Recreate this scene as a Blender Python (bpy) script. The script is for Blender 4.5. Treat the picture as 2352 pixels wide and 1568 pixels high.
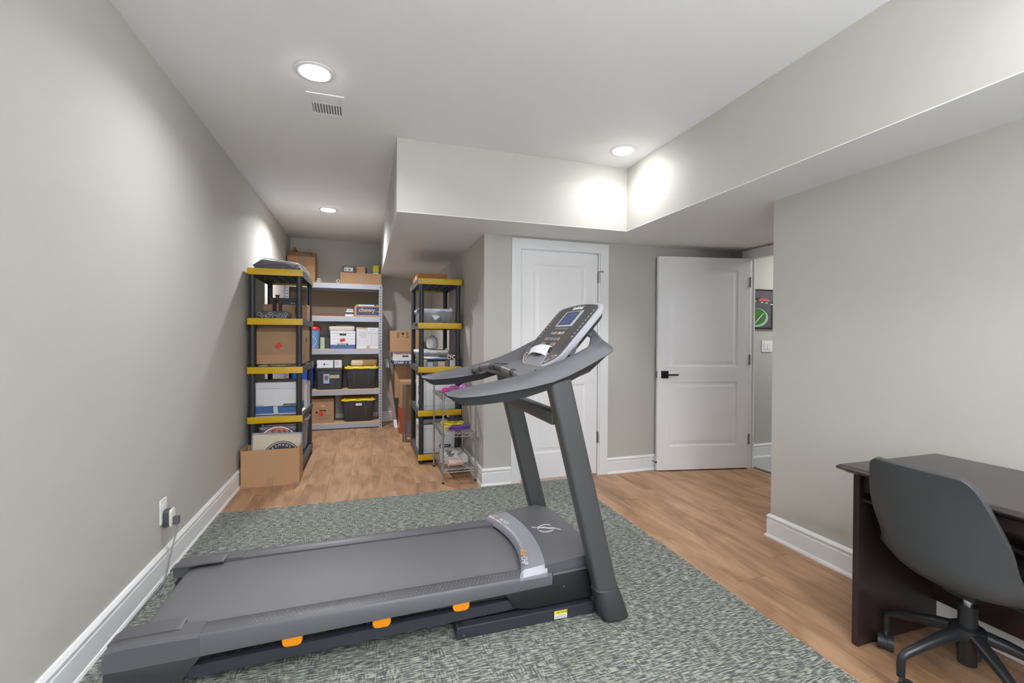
import bpy, bmesh, math, random
from mathutils import Vector, Matrix
random.seed(7)
S = bpy.context.scene
for o in list(bpy.data.objects): bpy.data.objects.remove(o)
COL = S.collection
rad = math.radians

# ------------------------------------------------------------------ camera
YAW, PITCH, ROLL, CH = rad(17.84), rad(-0.55), rad(0.29), 1.27
fw = Vector((math.sin(YAW)*math.cos(PITCH), math.cos(YAW)*math.cos(PITCH), math.sin(PITCH)))
rt = Vector((math.cos(YAW), -math.sin(YAW), 0)); up = rt.cross(fw)
r2 = rt*math.cos(ROLL) + up*math.sin(ROLL); u2 = up*math.cos(ROLL) - rt*math.sin(ROLL)
cd = bpy.data.cameras.new('camera'); cam = bpy.data.objects.new('camera', cd); COL.objects.link(cam)
m = Matrix((r2, u2, -fw)).transposed().to_4x4(); m.translation = Vector((0, 0, CH)); cam.matrix_world = m
cd.sensor_width = 36; cd.lens = 36*1044/2352; cd.clip_start = .05
S.camera = cam
# ------------------------------------------------------------------ world, lights, exposure
S.view_settings.view_transform = 'Standard'; S.view_settings.look = 'None'
S.view_settings.gamma = 1; S.view_settings.use_curve_mapping = False
S.view_settings.exposure = 1.08
w = bpy.data.worlds.new('world'); S.world = w; w.use_nodes = True
w.node_tree.nodes['Background'].inputs[0].default_value = (.75, .85, 1, 1)
w.node_tree.nodes['Background'].inputs[1].default_value = 1.0
DOWNLIGHT = 26.0
CEIL, SOF = 2.66, 2.145
LIGHTS = [(-.258, 2.61, CEIL), (1.815, 2.97, CEIL), (-.394, 5.38, CEIL), (-.26, -.45, CEIL), (1.75, .35, CEIL)]
def area(name, loc, rot, sx, sy, power, col=(1, 1, 1)):
    l = bpy.data.lights.new(name, 'AREA'); l.shape = 'RECTANGLE'; l.size = sx; l.size_y = sy; l.energy = power; l.color = col
    o = bpy.data.objects.new(name, l); COL.objects.link(o); o.location = loc; o.rotation_euler = rot; return o
area('added_window_fill', (.55, -1.53, 1.45), (rad(-90), 0, 0), 1.9, 1.3, 190, (.93, .97, 1))  # soft fill for the whole room, set at the added unseen window
area('hall_fill', (4.6, 3.0, 2.35), (0, 0, 0), .6, .6, 10)  # unseen area light added to brighten the hall, no fixture modelled
area('added_uplight_fill', (.9, -1.25, 1.74), (rad(180), 0, 0), .26, .26, 62, (.97, .985, 1))  # upward fill bounced off the ceiling from the added torchiere
for (x, y, z), pw_ in zip(LIGHTS, (6.0, 1.7, 16, 3.5, 3.5)):
    a_ = area('downlight_beam', (x, y, z-.023), (0, 0, 0), .13, .13, pw_, (.98, .985, 1)); a_.data.shape = 'DISK'; a_.data.spread = rad(150)

# ------------------------------------------------------------------ materials
MC = {}
def new_mat(name):
    m = bpy.data.materials.new(name); m.use_nodes = True
    return m, m.node_tree.nodes, m.node_tree.links, m.node_tree.nodes['Principled BSDF']
def srgb(c):
    if isinstance(c, str): c = tuple(int(c[i:i+2], 16) for i in (0, 2, 4))
    return tuple(((v/255)/12.92 if v/255 <= .04045 else ((v/255+.055)/1.055)**2.4) for v in c)+(1,)
def mat(name, col, rough=.5, metal=0., var=.06, scale=12., bump=0., bscale=200., trans=0., alpha=1., emit=0., spec=.5, coat=0.):
    if name in MC: return MC[name]
    m, n, l, p = new_mat(name); c = srgb(col)
    p.inputs['Roughness'].default_value = rough; p.inputs['Metallic'].default_value = metal
    p.inputs['Specular IOR Level'].default_value = spec
    p.inputs['Coat Weight'].default_value = coat
    tc = n.new('ShaderNodeTexCoord')
    if var > 0:
        ns = n.new('ShaderNodeTexNoise'); ns.inputs['Scale'].default_value = scale; ns.inputs['Detail'].default_value = 4
        l.new(tc.outputs['Object'], ns.inputs['Vector'])
        mx = n.new('ShaderNodeMix'); mx.data_type = 'RGBA'
        mx.inputs[6].default_value = tuple(v*(1-var) for v in c[:3])+(1,); mx.inputs[7].default_value = tuple(min(1, v*(1+var)) for v in c[:3])+(1,)
        l.new(ns.outputs['Fac'], mx.inputs[0]); l.new(mx.outputs[2], p.inputs['Base Color'])
    else: p.inputs['Base Color'].default_value = c
    if bump > 0:
        nb = n.new('ShaderNodeTexNoise'); nb.inputs['Scale'].default_value = bscale; l.new(tc.outputs['Object'], nb.inputs['Vector'])
        b = n.new('ShaderNodeBump'); b.inputs['Strength'].default_value = bump; b.inputs['Distance'].default_value = .002
        l.new(nb.outputs['Fac'], b.inputs['Height']); l.new(b.outputs['Normal'], p.inputs['Normal'])
    if trans: p.inputs['Transmission Weight'].default_value = trans
    if alpha < 1: p.inputs['Alpha'].default_value = alpha
    if emit: p.inputs['Emission Color'].default_value = c; p.inputs['Emission Strength'].default_value = emit
    MC[name] = m; return m
WALL = mat('wall_paint', (189, 187, 181), .75, var=.012, scale=3, bump=.12, bscale=350)
CEILM = mat('ceiling_paint', (240, 240, 242), .8, var=.008, scale=3, bump=.1, bscale=300)
WHITE = mat('white_trim_paint', (233, 234, 236), .38, var=.01)
DOORM = mat('white_door_paint', (238, 238, 240), .42, var=.01)
def ramp(n, l, src, stops):
    r = n.new('ShaderNodeValToRGB'); e = r.color_ramp.elements
    e[0].position, e[0].color = stops[0][0], srgb(stops[0][1]); e[1].position, e[1].color = stops[-1][0], srgb(stops[-1][1])
    for p_, c_ in stops[1:-1]: x = e.new(p_); x.color = srgb(c_)
    l.new(src, r.inputs[0]); return r
def wood_floor():
    m, n, l, p = new_mat('oak_plank'); tc = n.new('ShaderNodeTexCoord'); oi = n.new('ShaderNodeObjectInfo')
    off = n.new('ShaderNodeVectorMath'); off.operation = 'MULTIPLY_ADD'; off.inputs[1].default_value = (31, 47, 0)
    cx = n.new('ShaderNodeCombineXYZ'); l.new(oi.outputs['Random'], cx.inputs[0]); l.new(oi.outputs['Random'], cx.inputs[1])
    l.new(cx.outputs[0], off.inputs[0]); l.new(tc.outputs['Object'], off.inputs[2])
    def noise(sc, det, dist=0):
        mp = n.new('ShaderNodeMapping'); mp.inputs['Scale'].default_value = sc; l.new(off.outputs[0], mp.inputs[0])
        t = n.new('ShaderNodeTexNoise'); t.inputs['Scale'].default_value = 1; t.inputs['Detail'].default_value = det
        t.inputs['Distortion'].default_value = dist; l.new(mp.outputs[0], t.inputs['Vector']); return t
    big = noise((7, 1.6, 1), 3, 1.2); fine = noise((90, 3.5, 1), 5, .6)
    r1 = ramp(n, l, big.outputs['Fac'], [(.3, (152, 116, 85)), (.5, (180, 141, 108)), (.72, (197, 159, 125))])
    r2_ = ramp(n, l, fine.outputs['Fac'], [(.3, (205, 200, 196)), (.62, (255, 255, 255))])
    mx = n.new('ShaderNodeMix'); mx.data_type = 'RGBA'; mx.blend_type = 'MULTIPLY'; mx.inputs[0].default_value = .55
    l.new(r1.outputs[0], mx.inputs[6]); l.new(r2_.outputs[0], mx.inputs[7])
    hv = n.new('ShaderNodeHueSaturation'); mr = n.new('ShaderNodeMapRange'); mr.inputs[3].default_value = .93; mr.inputs[4].default_value = 1.06
    l.new(oi.outputs['Random'], mr.inputs[0]); l.new(mr.outputs[0], hv.inputs['Value']); l.new(mx.outputs[2], hv.inputs['Color'])
    l.new(hv.outputs[0], p.inputs['Base Color']); p.inputs['Roughness'].default_value = .42
    b = n.new('ShaderNodeBump'); b.inputs['Strength'].default_value = .12; b.inputs['Distance'].default_value = .001
    l.new(fine.outputs['Fac'], b.inputs['Height']); l.new(b.outputs[0], p.inputs['Normal']); return m
OAK = wood_floor()
def carpet_mat():
    m, n, l, p = new_mat('woven_carpet'); tc = n.new('ShaderNodeTexCoord')
    def noise(sc, det=3, rough=.6):
        mp = n.new('ShaderNodeMapping'); mp.inputs['Scale'].default_value = sc; l.new(tc.outputs['Object'], mp.inputs[0])
        t = n.new('ShaderNodeTexNoise'); t.inputs['Scale'].default_value = 1; t.inputs['Detail'].default_value = det
        t.inputs['Roughness'].default_value = rough; l.new(mp.outputs[0], t.inputs['Vector']); return t
    a = noise((24, 190, 1), 1.6, .5); b = noise((150, 30, 1), 1.6, .5); c = noise((9, 9, 1), 2); yel = noise((25, 25, 1), 3)
    gt = n.new('ShaderNodeMapRange'); gt.inputs[1].default_value = .42; gt.inputs[2].default_value = .58; gt.inputs[3].default_value = .12; gt.inputs[4].default_value = .42; l.new(c.outputs['Fac'], gt.inputs[0])
    mx = n.new('ShaderNodeMix'); l.new(gt.outputs[0], mx.inputs[0]); l.new(a.outputs['Fac'], mx.inputs[2]); l.new(b.outputs['Fac'], mx.inputs[3])
    r = ramp(n, l, mx.outputs[0], [(.43, (86, 89, 89)), (.50, (120, 123, 119)), (.585, (168, 172, 162))])
    tint = n.new('ShaderNodeMix'); tint.data_type = 'RGBA'; tint.blend_type = 'MULTIPLY'
    gy = n.new('ShaderNodeMapRange'); gy.inputs[1].default_value = .5; gy.inputs[2].default_value = .7; gy.inputs[4].default_value = .45; l.new(yel.outputs['Fac'], gy.inputs[0])
    l.new(gy.outputs[0], tint.inputs[0]); l.new(r.outputs[0], tint.inputs[6]); tint.inputs[7].default_value = srgb((238, 236, 196))
    l.new(tint.outputs[2], p.inputs['Base Color']); p.inputs['Roughness'].default_value = .95; p.inputs['Specular IOR Level'].default_value = .15
    bp = n.new('ShaderNodeBump'); bp.inputs['Strength'].default_value = .7; bp.inputs['Distance'].default_value = .003
    l.new(mx.outputs[0], bp.inputs['Height']); l.new(bp.outputs[0], p.inputs['Normal']); return m
CARPET = carpet_mat()
CARD = mat('cardboard', (186, 147, 111), .8, var=.06, scale=6, bump=.1, bscale=120)
CARD2 = mat('cardboard_dull', (168, 134, 104), .8, var=.07, scale=6, bump=.1, bscale=120)
CARDL = mat('cardboard_edge', (214, 180, 145), .85)
TAPE = mat('packing_tape', (168, 140, 116), .3, var=.04)
BOXW = mat('white_carton', (226, 227, 232), .6, var=.02)
BOXLID = mat('white_carton_lid', (216, 217, 221), .6, var=.03)
BLUEP = mat('blue_print', (66, 104, 160), .6, var=.03)
NAVYP = mat('navy_print', (52, 72, 120), .6)
REDP = mat('red_sticker', (214, 46, 42), .5)
INK = mat('black_ink', (40, 40, 44), .6, var=0)
INKG = mat('grey_ink', (110, 112, 125), .6, var=0)
INKB = mat('blue_ink', (92, 108, 150), .6, var=0)
INKR = mat('red_ink', (188, 84, 92), .6, var=0)
INKW = mat('white_ink', (238, 238, 240), .5, var=0)
PAPER = mat('paper', (232, 232, 236), .7, var=.02)
BLKP = mat('black_plastic', (46, 47, 50), .45, bump=.15, bscale=500)
BLKS = mat('shelf_black_plastic', (52, 53, 57), .42, var=.05)
TRAY = mat('shelf_grey_plastic', (82, 83, 86), .5, var=.05)
YEL = mat('yellow_plastic', (212, 172, 12), .42, var=.03)
YELT = mat('yellow_tote_lid', (240, 208, 40), .4, var=.03)
TOTE = mat('black_tote', (62, 64, 68), .4, var=.08, scale=5)
GALV = mat('galvanised_steel', (172, 176, 186), .42, metal=.35, var=.04)
PBOARD = mat('particle_board', (205, 172, 138), .8, var=.1, scale=40)
HBOARD = mat('brown_hardboard', (140, 125, 108), .8, var=.05)
CHROME = mat('chrome_wire', (200, 202, 206), .22, metal=.95, var=0)
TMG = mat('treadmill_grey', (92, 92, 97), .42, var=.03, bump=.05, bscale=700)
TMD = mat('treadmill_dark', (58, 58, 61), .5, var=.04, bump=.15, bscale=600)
TMB = mat('treadmill_black', (34, 34, 36), .5, var=.05)
TMP = mat('treadmill_post_paint', (86, 88, 90), .35, metal=.3, var=.02)
TMF = mat('treadmill_frame_paint', (64, 66, 76), .32, metal=.3, var=.02)
SILV = mat('silver_plastic', (186, 187, 195), .32, metal=.1, var=.02)
BELT = mat('running_belt', (106, 105, 110), .5, var=.05, scale=4, bump=.1, bscale=900)
ORG = mat('orange_rubber', (244, 150, 22), .35, var=.02)
ESPR = mat('espresso_wood', (50, 38, 38), .28, var=.15, scale=9, bump=.04, bscale=90)
ESPT = mat('espresso_top', (62, 54, 54), .26, var=.08, scale=9)
CHAIRP = mat('chair_leatherette', (70, 71, 74), .5, var=.05, bump=.25, bscale=420)
CHM = mat('chair_black_metal', (40, 41, 44), .3, metal=.2)
HINGE = mat('nickel_hinge', (128, 128, 130), .3, metal=.8)
BLKM = mat('matte_black_metal', (26, 26, 29), .4, metal=.3)
CLEARP = mat('clear_plastic', (214, 216, 224), .25, var=.02, trans=.55, alpha=.8)
CLEARG = mat('smoky_plastic', (176, 178, 184), .3, var=.03, trans=.4, alpha=.85)
EMIT = mat('lamp_lens', (255, 253, 250), .4, var=0, emit=DOWNLIGHT)

# ------------------------------------------------------------------ mesh helpers
def bm_box(bm, x0, y0, z0, x1, y1, z1, M=None):
    vs = [bm.verts.new((x, y, z)) for z in (z0, z1) for y in (y0, y1) for x in (x0, x1)]
    for f in ((0, 2, 3, 1), (4, 5, 7, 6), (0, 1, 5, 4), (2, 6, 7, 3), (0, 4, 6, 2), (1, 3, 7, 5)):
        bm.faces.new([vs[i] for i in f])
    if M: bmesh.ops.transform(bm, matrix=M, verts=vs)
    return vs
def box(x0, y0, z0, x1, y1, z1, bev=0, seg=2):
    bm = bmesh.new(); bm_box(bm, x0, y0, z0, x1, y1, z1)
    if bev: bevel(bm, bev, seg)
    return bm
def boxes(*bs):
    bm = bmesh.new()
    for b in bs: bm_box(bm, *b)
    return bm
def bevel(bm, r, seg=2, ang=30):
    es = [e for e in bm.edges if len(e.link_faces) == 2 and e.calc_face_angle(0) > rad(ang)]
    bmesh.ops.bevel(bm, geom=es, offset=r, segments=seg, profile=.5, affect='EDGES', clamp_overlap=True)
    return bm
def prism(pts, a, b, axis='y', bev=0, seg=2):
    """polygon in the plane across `axis`, extruded from a to b"""
    bm = bmesh.new()
    def P(u, v, t): return {'y': (u, t, v), 'x': (t, u, v), 'z': (u, v, t)}[axis]
    A = [bm.verts.new(P(u, v, a)) for u, v in pts]; B = [bm.verts.new(P(u, v, b)) for u, v in pts]
    bm.faces.new(A); bm.faces.new(B[::-1]); n = len(pts)
    for i in range(n): bm.faces.new((A[i], B[i], B[(i+1) % n], A[(i+1) % n]))
    bmesh.ops.recalc_face_normals(bm, faces=bm.faces)
    if bev: bevel(bm, bev, seg)
    return bm
def loft(rings, cap=True, bm=None, closed=True):
    bm = bm or bmesh.new(); R = [[bm.verts.new(p) for p in r] for r in rings]; n = len(rings[0])
    for a, b in zip(R, R[1:]):
        for i in range(n if closed else n-1): bm.faces.new((a[i], a[(i+1) % n], b[(i+1) % n], b[i]))
    if cap and closed: bm.faces.new(R[0][::-1]); bm.faces.new(R[-1])
    bmesh.ops.recalc_face_normals(bm, faces=bm.faces); return bm
def lathe(prof, n=20, c=(0, 0, 0)):
    return loft([[(c[0]+r*math.cos(2*math.pi*i/n), c[1]+r*math.sin(2*math.pi*i/n), c[2]+z) for i in range(n)] for r, z in prof])
def cyl(p0, p1, r, n=12, r1=None, bm=None):
    return tube([p0, p1], [r, r if r1 is None else r1], n, bm)
def tube(path, r, n=8, bm=None, smooth=0, flat=1.0):
    path = [Vector(p) for p in path]
    if smooth:
        path = spline(path, smooth)
    if not isinstance(r, (list, tuple)): r = [r]*len(path)
    elif len(r) != len(path): r = [r[0]+(r[-1]-r[0])*i/(len(path)-1) for i in range(len(path))]
    rings = []; prev = None
    for i, p in enumerate(path):
        t = (path[min(i+1, len(path)-1)]-path[max(i-1, 0)]).normalized()
        if prev is None: a = Vector((0, 0, 1)) if abs(t.z) < .9 else Vector((1, 0, 0)); u = t.cross(a).normalized()
        else: u = (prev-t*prev.dot(t)).normalized()
        prev = u; v = t.cross(u)
        rings.append([p+u*r[i]*math.cos(2*math.pi*k/n)+v*r[i]*flat*math.sin(2*math.pi*k/n) for k in range(n)])
    return loft(rings, True, bm)
def spline(P, k=6):
    out = []
    for i in range(len(P)-1):
        p0, p1, p2, p3 = P[max(i-1, 0)], P[i], P[i+1], P[min(i+2, len(P)-1)]
        for j in range(k):
            t = j/k; out.append(.5*((2*p1)+(p2-p0)*t+(2*p0-5*p1+4*p2-p3)*t*t+(3*p1-p0-3*p2+p3)*t**3))
    return out+[P[-1]]
def rrect(x0, y0, x1, y1, r, k=5):
    pts = []
    for cx, cy, a in ((x1-r, y1-r, 0), (x0+r, y1-r, 90), (x0+r, y0+r, 180), (x1-r, y0+r, 270)):
        for i in range(k+1): t = rad(a+90*i/k); pts.append((cx+r*math.cos(t), cy+r*math.sin(t)))
    return pts
def join(*bms):
    out = bmesh.new()
    for b in bms:
        me = bpy.data.meshes.new('tmp'); b.to_mesh(me); out.from_mesh(me); bpy.data.meshes.remove(me); b.free()
    return out
def warp(bm, amp, scale=8., seed=0, cuts=0):
    from mathutils import noise
    if cuts: bmesh.ops.subdivide_edges(bm, edges=bm.edges[:], cuts=cuts, use_grid_fill=True)
    for v in bm.verts:
        v.co += noise.noise_vector(v.co*scale+Vector((seed, 0, 0)))*amp
    return bm
def obj(name, bm, m, parent=None, smooth=False, label=None, kind=None):
    me = bpy.data.meshes.new(name)
    if isinstance(bm, bpy.types.Mesh): me = bm
    else:
        if smooth:
            for f in bm.faces: f.smooth = True
            for e in bm.edges:
                if len(e.link_faces) == 2 and e.calc_face_angle(0) > rad(38): e.smooth = False
        bm.to_mesh(me); bm.free()
    me.materials.clear(); me.materials.append(m); o = bpy.data.objects.new(name, me); COL.objects.link(o)
    if parent:
        o.parent = parent
        if parent.get('_world'): o.location = -Vector(parent.location)
    if label: o['label'] = label
    if kind: o['kind'] = kind
    return o
def thing(name, label, cat, loc=(0, 0, 0), rz=0, group=None, world=False):
    o = bpy.data.objects.new(name, None); COL.objects.link(o); o.location = loc; o.rotation_euler = (0, 0, rz)
    o.empty_display_size = .05
    o['label'] = label; o['category'] = cat
    if group: o['group'] = group
    if world: o['_world'] = 1
    return o
def tag(o, label, cat, group=None):
    o['label'] = label; o['category'] = cat
    if group: o['group'] = group
    return o
def struct(name, bm, m, parent=None, **k):
    o = obj(name, bm, m, parent, **k)
    if parent is None: o['kind'] = 'structure'
    return o
def text(s, size, M, m, parent, name='lettering', shear=0, ext=.0006, width=None, bold=0):
    cu = bpy.data.curves.new('t', 'FONT'); cu.body = s; cu.size = size; cu.extrude = ext; cu.shear = shear; cu.offset = bold
    cu.align_x = 'CENTER'; cu.align_y = 'CENTER'; cu.resolution_u = 3
    to = bpy.data.objects.new('t', cu); me = bpy.data.meshes.new_from_object(to)
    bpy.data.objects.remove(to); bpy.data.curves.remove(cu)
    if width and len(me.vertices):
        xs = [v.co.x for v in me.vertices]; k = width/(max(xs)-min(xs))
        for v in me.vertices: v.co.x *= k
    me.transform(M); me.name = name
    return obj(name, me, m, parent)
def frame(o, x, y):
    x = Vector(x).normalized(); y = Vector(y).normalized(); z = x.cross(y)
    M = Matrix((x, y, z)).transposed().to_4x4(); M.translation = Vector(o); return M
def front(x, y, z): return frame((x, y, z), (1, 0, 0), (0, 0, 1))       # upright print facing -Y

# ------------------------------------------------------------------ structure
XL, XR2, YB, XRW, YC, YRW, XD = -1.015, .957, 7.07, 2.475, 3.755, 2.255, 3.57
YF = -1.6
floor = struct('floor', box(-1.2, -1.8, -.12, 5.4, 7.3, -.006), mat('subfloor', (120, 96, 78), .8))
pw = .1797; pl = 1.22
pme = box(-pw/2+.0006, -pl/2+.0008, -.0055, pw/2-.0006, pl/2-.0008, 0); bevel(pme, .0009, 1)
first = None
rows = range(-11, 15); k = 0
for i in rows:
    xc = XR2+(i+.5)*pw
    y0 = 3.62 if xc+pw/2 < 1.72 else -1.55
    y1 = YB if xc < XR2 else 3.84
    off = (i*0.437) % 1*pl
    y = y0-off
    while y < y1:
        a, b = max(y, y0), min(y+pl, y1)
        if b-a > .02:
            if b-a > pl-.001 and first is not None: o = bpy.data.objects.new('plank', first); COL.objects.link(o)
            elif b-a > pl-.001: o = obj('plank', pme, OAK); first = o.data
            else:
                q = box(-pw/2+.0006, a-(a+b)/2+.0008, -.0055, pw/2-.0006, (b-a)/2-.0008, 0); bevel(q, .0009, 1); o = obj('plank', q, OAK)
            o.parent = floor; o.location = (xc, (a+b)/2, 0)
        y += pl
GREYL = mat('grey_plank', (176, 178, 178), .4, var=.12, scale=5)
for i in range(5):
    for j in range(2):
        obj('plank', bevel(box(3.65+i*.2+.0006, 1.9+j*1.0+.001, -.0055, 3.65+(i+1)*.2-.0006, 1.9+(j+1)*1.0-.001, 0), .001, 1), GREYL, floor, label='grey plank in the hall')
obj('threshold_strip', bevel(box(3.618, 2.6, -.001, 3.65, 3.51, .006), .002), mat('threshold_metal', (92, 86, 78), .5), floor)
struct('wall_left', box(-1.12, YF, 0, XL, YB, CEIL), WALL)
struct('wall_back', box(-1.12, YB, 0, XR2+.1, YB+.1, CEIL), WALL)
struct('wall_alcove', box(XR2, YC+.1, 0, XR2+.1, YB, SOF+.02), WALL)
DX0, DX1, DZ = 1.288, 2.040, 2.035
struct('wall_closet', boxes((XR2, YC, 0, DX0-.02, YC+.1, SOF+.02), (DX1+.02, YC, 0, XD+.1, YC+.1, SOF+.02), (DX0-.02, YC, DZ+.02, DX1+.02, YC+.1, SOF+.02)), WALL)
struct('wall_doorway', boxes((XD, 3.53, 0, XD+.052, YC, SOF+.02), (XD, YRW, 0, XD+.052, 2.58, SOF+.02), (XD, 2.58, 2.06, XD+.052, 3.53, SOF+.02)), WALL)
struct('wall_right', boxes((XRW, YF, 0, XRW+.1, YRW, SOF+.02), (XRW+.1, YRW-.1, 0, XD+.1, YRW, SOF+.02)), WALL)
WX0, WX1, WZ0, WZ1 = -.45, 1.55, .78, 2.12  # opening for the added window, out of view
struct('wall_front', boxes((-1.12, YF-.1, 0, WX0, YF, CEIL), (WX1, YF-.1, 0, XRW+.1, YF, CEIL), (WX0, YF-.1, 0, WX1, YF, WZ0), (WX0, YF-.1, WZ1, WX1, YF, CEIL)), WALL)
added_win = struct('added_window_1', join(boxes((WX0-.07, YF, WZ0-.07, WX0+.02, YF+.02, WZ1+.07), (WX1-.02, YF, WZ0-.07, WX1+.07, YF+.02, WZ1+.07), (WX0, YF, WZ1-.02, WX1, YF+.02, WZ1+.07), (WX0, YF, WZ0-.07, WX1, YF+.03, WZ0+.02), (.53, YF-.06, WZ0, .57, YF-.02, WZ1), (WX0, YF-.06, 1.43, WX1, YF-.02, 1.47))), WHITE)  # window added out of view to go with the fill light
struct('ceiling', box(-1.12, YF-.1, CEIL, 3.7, YB+.1, CEIL+.1), CEILM)
sof = struct('wall_soffit', boxes((.205, 3.285, SOF+.004, 3.7, YB, CEIL), (2.045, YF, SOF+.004, 3.7, 3.285, CEIL)), WALL)
struct('ceiling_soffit', boxes((.205, 3.285, SOF, 3.7, YB, SOF+.004), (2.045, YF, SOF, 3.7, 3.285, SOF+.004)), CEILM)
# hall behind the doorway
struct('wall_hall', boxes((3.62, 3.8, 0, 5.3, 3.9, 2.5), (5.2, 1.8, 0, 5.3, 3.8, 2.5), (3.67, 1.8, 0, 5.2, 1.9, 2.5), (3.622, 1.8, 2.17, 3.67, 3.8, 2.5)), WALL)
struct('ceiling_hall', box(3.62, 1.8, 2.5, 5.3, 3.9, 2.6), CEILM)
# baseboards: profile (offset from wall, z)
BP = [(0, 0), (.026, 0), (.026, .008), (.020, .019), (.016, .021), (.016, .108), (.013, .112), (.013, .122), (.018, .127), (.018, .133), (.009, .145), (0, .147)]
def base(name, p0, p1, nrm, e0=0, e1=0):
    """p0->p1 along the wall foot, nrm into the room; e = mitre factor at each end"""
    p0, p1, nrm = Vector(p0), Vector(p1), Vector(nrm); d = (p1-p0).normalized()
    ra = [p0+nrm*u-d*u*e0+Vector((0, 0, z)) for u, z in BP]; rb = [p1+nrm*u+d*u*e1+Vector((0, 0, z)) for u, z in BP]
    return struct(name, loft([ra, rb]), WHITE)
base('baseboard_left', (XL, YF, 0), (XL, YB, 0), (1, 0, 0))
base('baseboard_back', (XL, YB, 0), (XR2, YB, 0), (0, -1, 0), -1, -1)
base('baseboard_alcove', (XR2, YB, 0), (XR2, YC, 0), (-1, 0, 0), -1, 1)
base('baseboard_closet_left', (XR2, YC, 0), (DX0-.085, YC, 0), (0, -1, 0), 1, 0)
base('baseboard_closet_right', (DX1+.1, YC, 0), (XD, YC, 0), (0, -1, 0), 0, -1)
base('baseboard_right', (XRW, YRW, 0), (XRW, YF, 0), (-1, 0, 0), 1, 0)
base('baseboard_return', (XD, YRW, 0), (XRW, YRW, 0), (0, 1, 0), -1, 1)
base('baseboard_hall', (3.63, 3.8, 0), (5.2, 3.8, 0), (0, -1, 0))
# casings
def casing(name, a, b, top, y=None, x=None, wdt=.082, sgn=-1, topz=None):
    tz = topz or top+wdt+.008
    if y is not None:
        bs = [(a-wdt, y+sgn*.018, 0, a, y, tz), (b, y+sgn*.018, 0, b+wdt, y, tz), (a, y+sgn*.018, top, b, y, tz)]
    else:
        bs = [(x+sgn*.018, a-wdt, 0, x, a, tz), (x+sgn*.018, b, 0, x, b+wdt, tz), (x+sgn*.018, a, top, x, b, tz)]
    bs = [(min(p[0], p[3]), min(p[1], p[4]), p[2], max(p[0], p[3]), max(p[1], p[4]), p[5]) for p in bs]
    o = struct(name, bevel(boxes(bs[0], bs[1]), .004, 1), WHITE); obj('head_casing', bevel(boxes(bs[2]), .004, 1), WHITE, o)
    return o
c1 = casing('trim_1', DX0-.006, DX1+.018, DZ+.008, y=YC, topz=2.128)
obj('jamb', boxes((DX0-.022, YC-.004, 0, DX0-.004, YC+.1, DZ+.02), (DX1+.004, YC-.004, 0, DX1+.022, YC+.1, DZ+.02), (DX0-.022, YC-.004, DZ+.004, DX1+.022, YC+.1, DZ+.022)), WHITE, c1)
c2 = casing('trim_2', 2.60, 3.515, 2.048, x=XD, topz=2.13)
obj('jamb', boxes((XD-.004, 3.511, 0, XD+.055, 3.53, 2.06), (XD-.004, 2.58, 0, XD+.055, 2.60, 2.06), (XD-.004, 2.60, 2.042, XD+.055, 3.511, 2.06), (XD+.036, 3.502, 0, XD+.048, 3.511, 2.042)), WHITE, c2)

def door_leaf(w, h, t=.035):
    """two recessed panels; local: x 0..w, y 0 (front)..t, z 0..h"""
    bm = bmesh.new(); st = .118; rails = [(0, .225), (.84*h/2.03, .99*h/2.03), (h-.115, h)]
    zs = [0, .225, .84*h/2.03, .985*h/2.03, h-.115, h]
    bm_box(bm, 0, .006, 0, w, t-.006, h)
    for y0, y1 in ((0, .007), (t-.007, t)):
        bm_box(bm, 0, y0, 0, st, y1, h); bm_box(bm, w-st, y0, 0, w, y1, h)
        for i in (0, 2, 4): bm_box(bm, st, y0, zs[i], w-st, y1, zs[i+1])
    panels = []
    for i in (1, 3):
        for yf, s in ((.0, 1), (t, -1)):
            a = (st, zs[i], w-st, zs[i+1])
            def rect(ins, y): return [(a[0]+ins, y, a[1]+ins), (a[2]-ins, y, a[1]+ins), (a[2]-ins, y, a[3]-ins), (a[0]+ins, y, a[3]-ins)]
            q = loft([rect(-.001, yf+s*.0), rect(.012, yf+s*.0045), rect(.020, yf+s*.0055), rect(.030, yf+s*.0045), rect(.050, yf+s*.0005)], cap=False)
            bmesh.ops.contextual_create(q, geom=[e for e in q.edges if e.is_boundary and all(abs(v.co.y-(yf+s*.0005)) < 1e-5 for v in e.verts)])
            panels.append(q)
    return bm, panels
d1 = struct('door_1', bmesh.new(), DOORM)
lb, pn = door_leaf(DX1-DX0-.006, DZ-.018)
M = Matrix.Translation((DX0+.003, YC+.004, .014))
me = d1.data; lb.transform(M); lb.to_mesh(me); lb.free()
for q in pn: q.transform(M); obj('door_panel', q, DOORM, d1)
for z in (1.825, 1.09, .35): obj('hinge', join(cyl((DX1+.002, YC-.010, z-.05), (DX1+.002, YC-.010, z+.05), .007, 10), boxes((DX1-.006, YC-.004, z-.05, DX1+.012, YC+.002, z+.05))), HINGE, d1)
obj('hinge_stop', join(cyl((DX1+.002, YC-.010, 1.875), (DX1+.03, YC-.03, 1.875), .004, 8), cyl((DX1+.03, YC-.03, 1.875), (DX1+.034, YC-.034, 1.875), .009, 10)), HINGE, d1)
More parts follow.
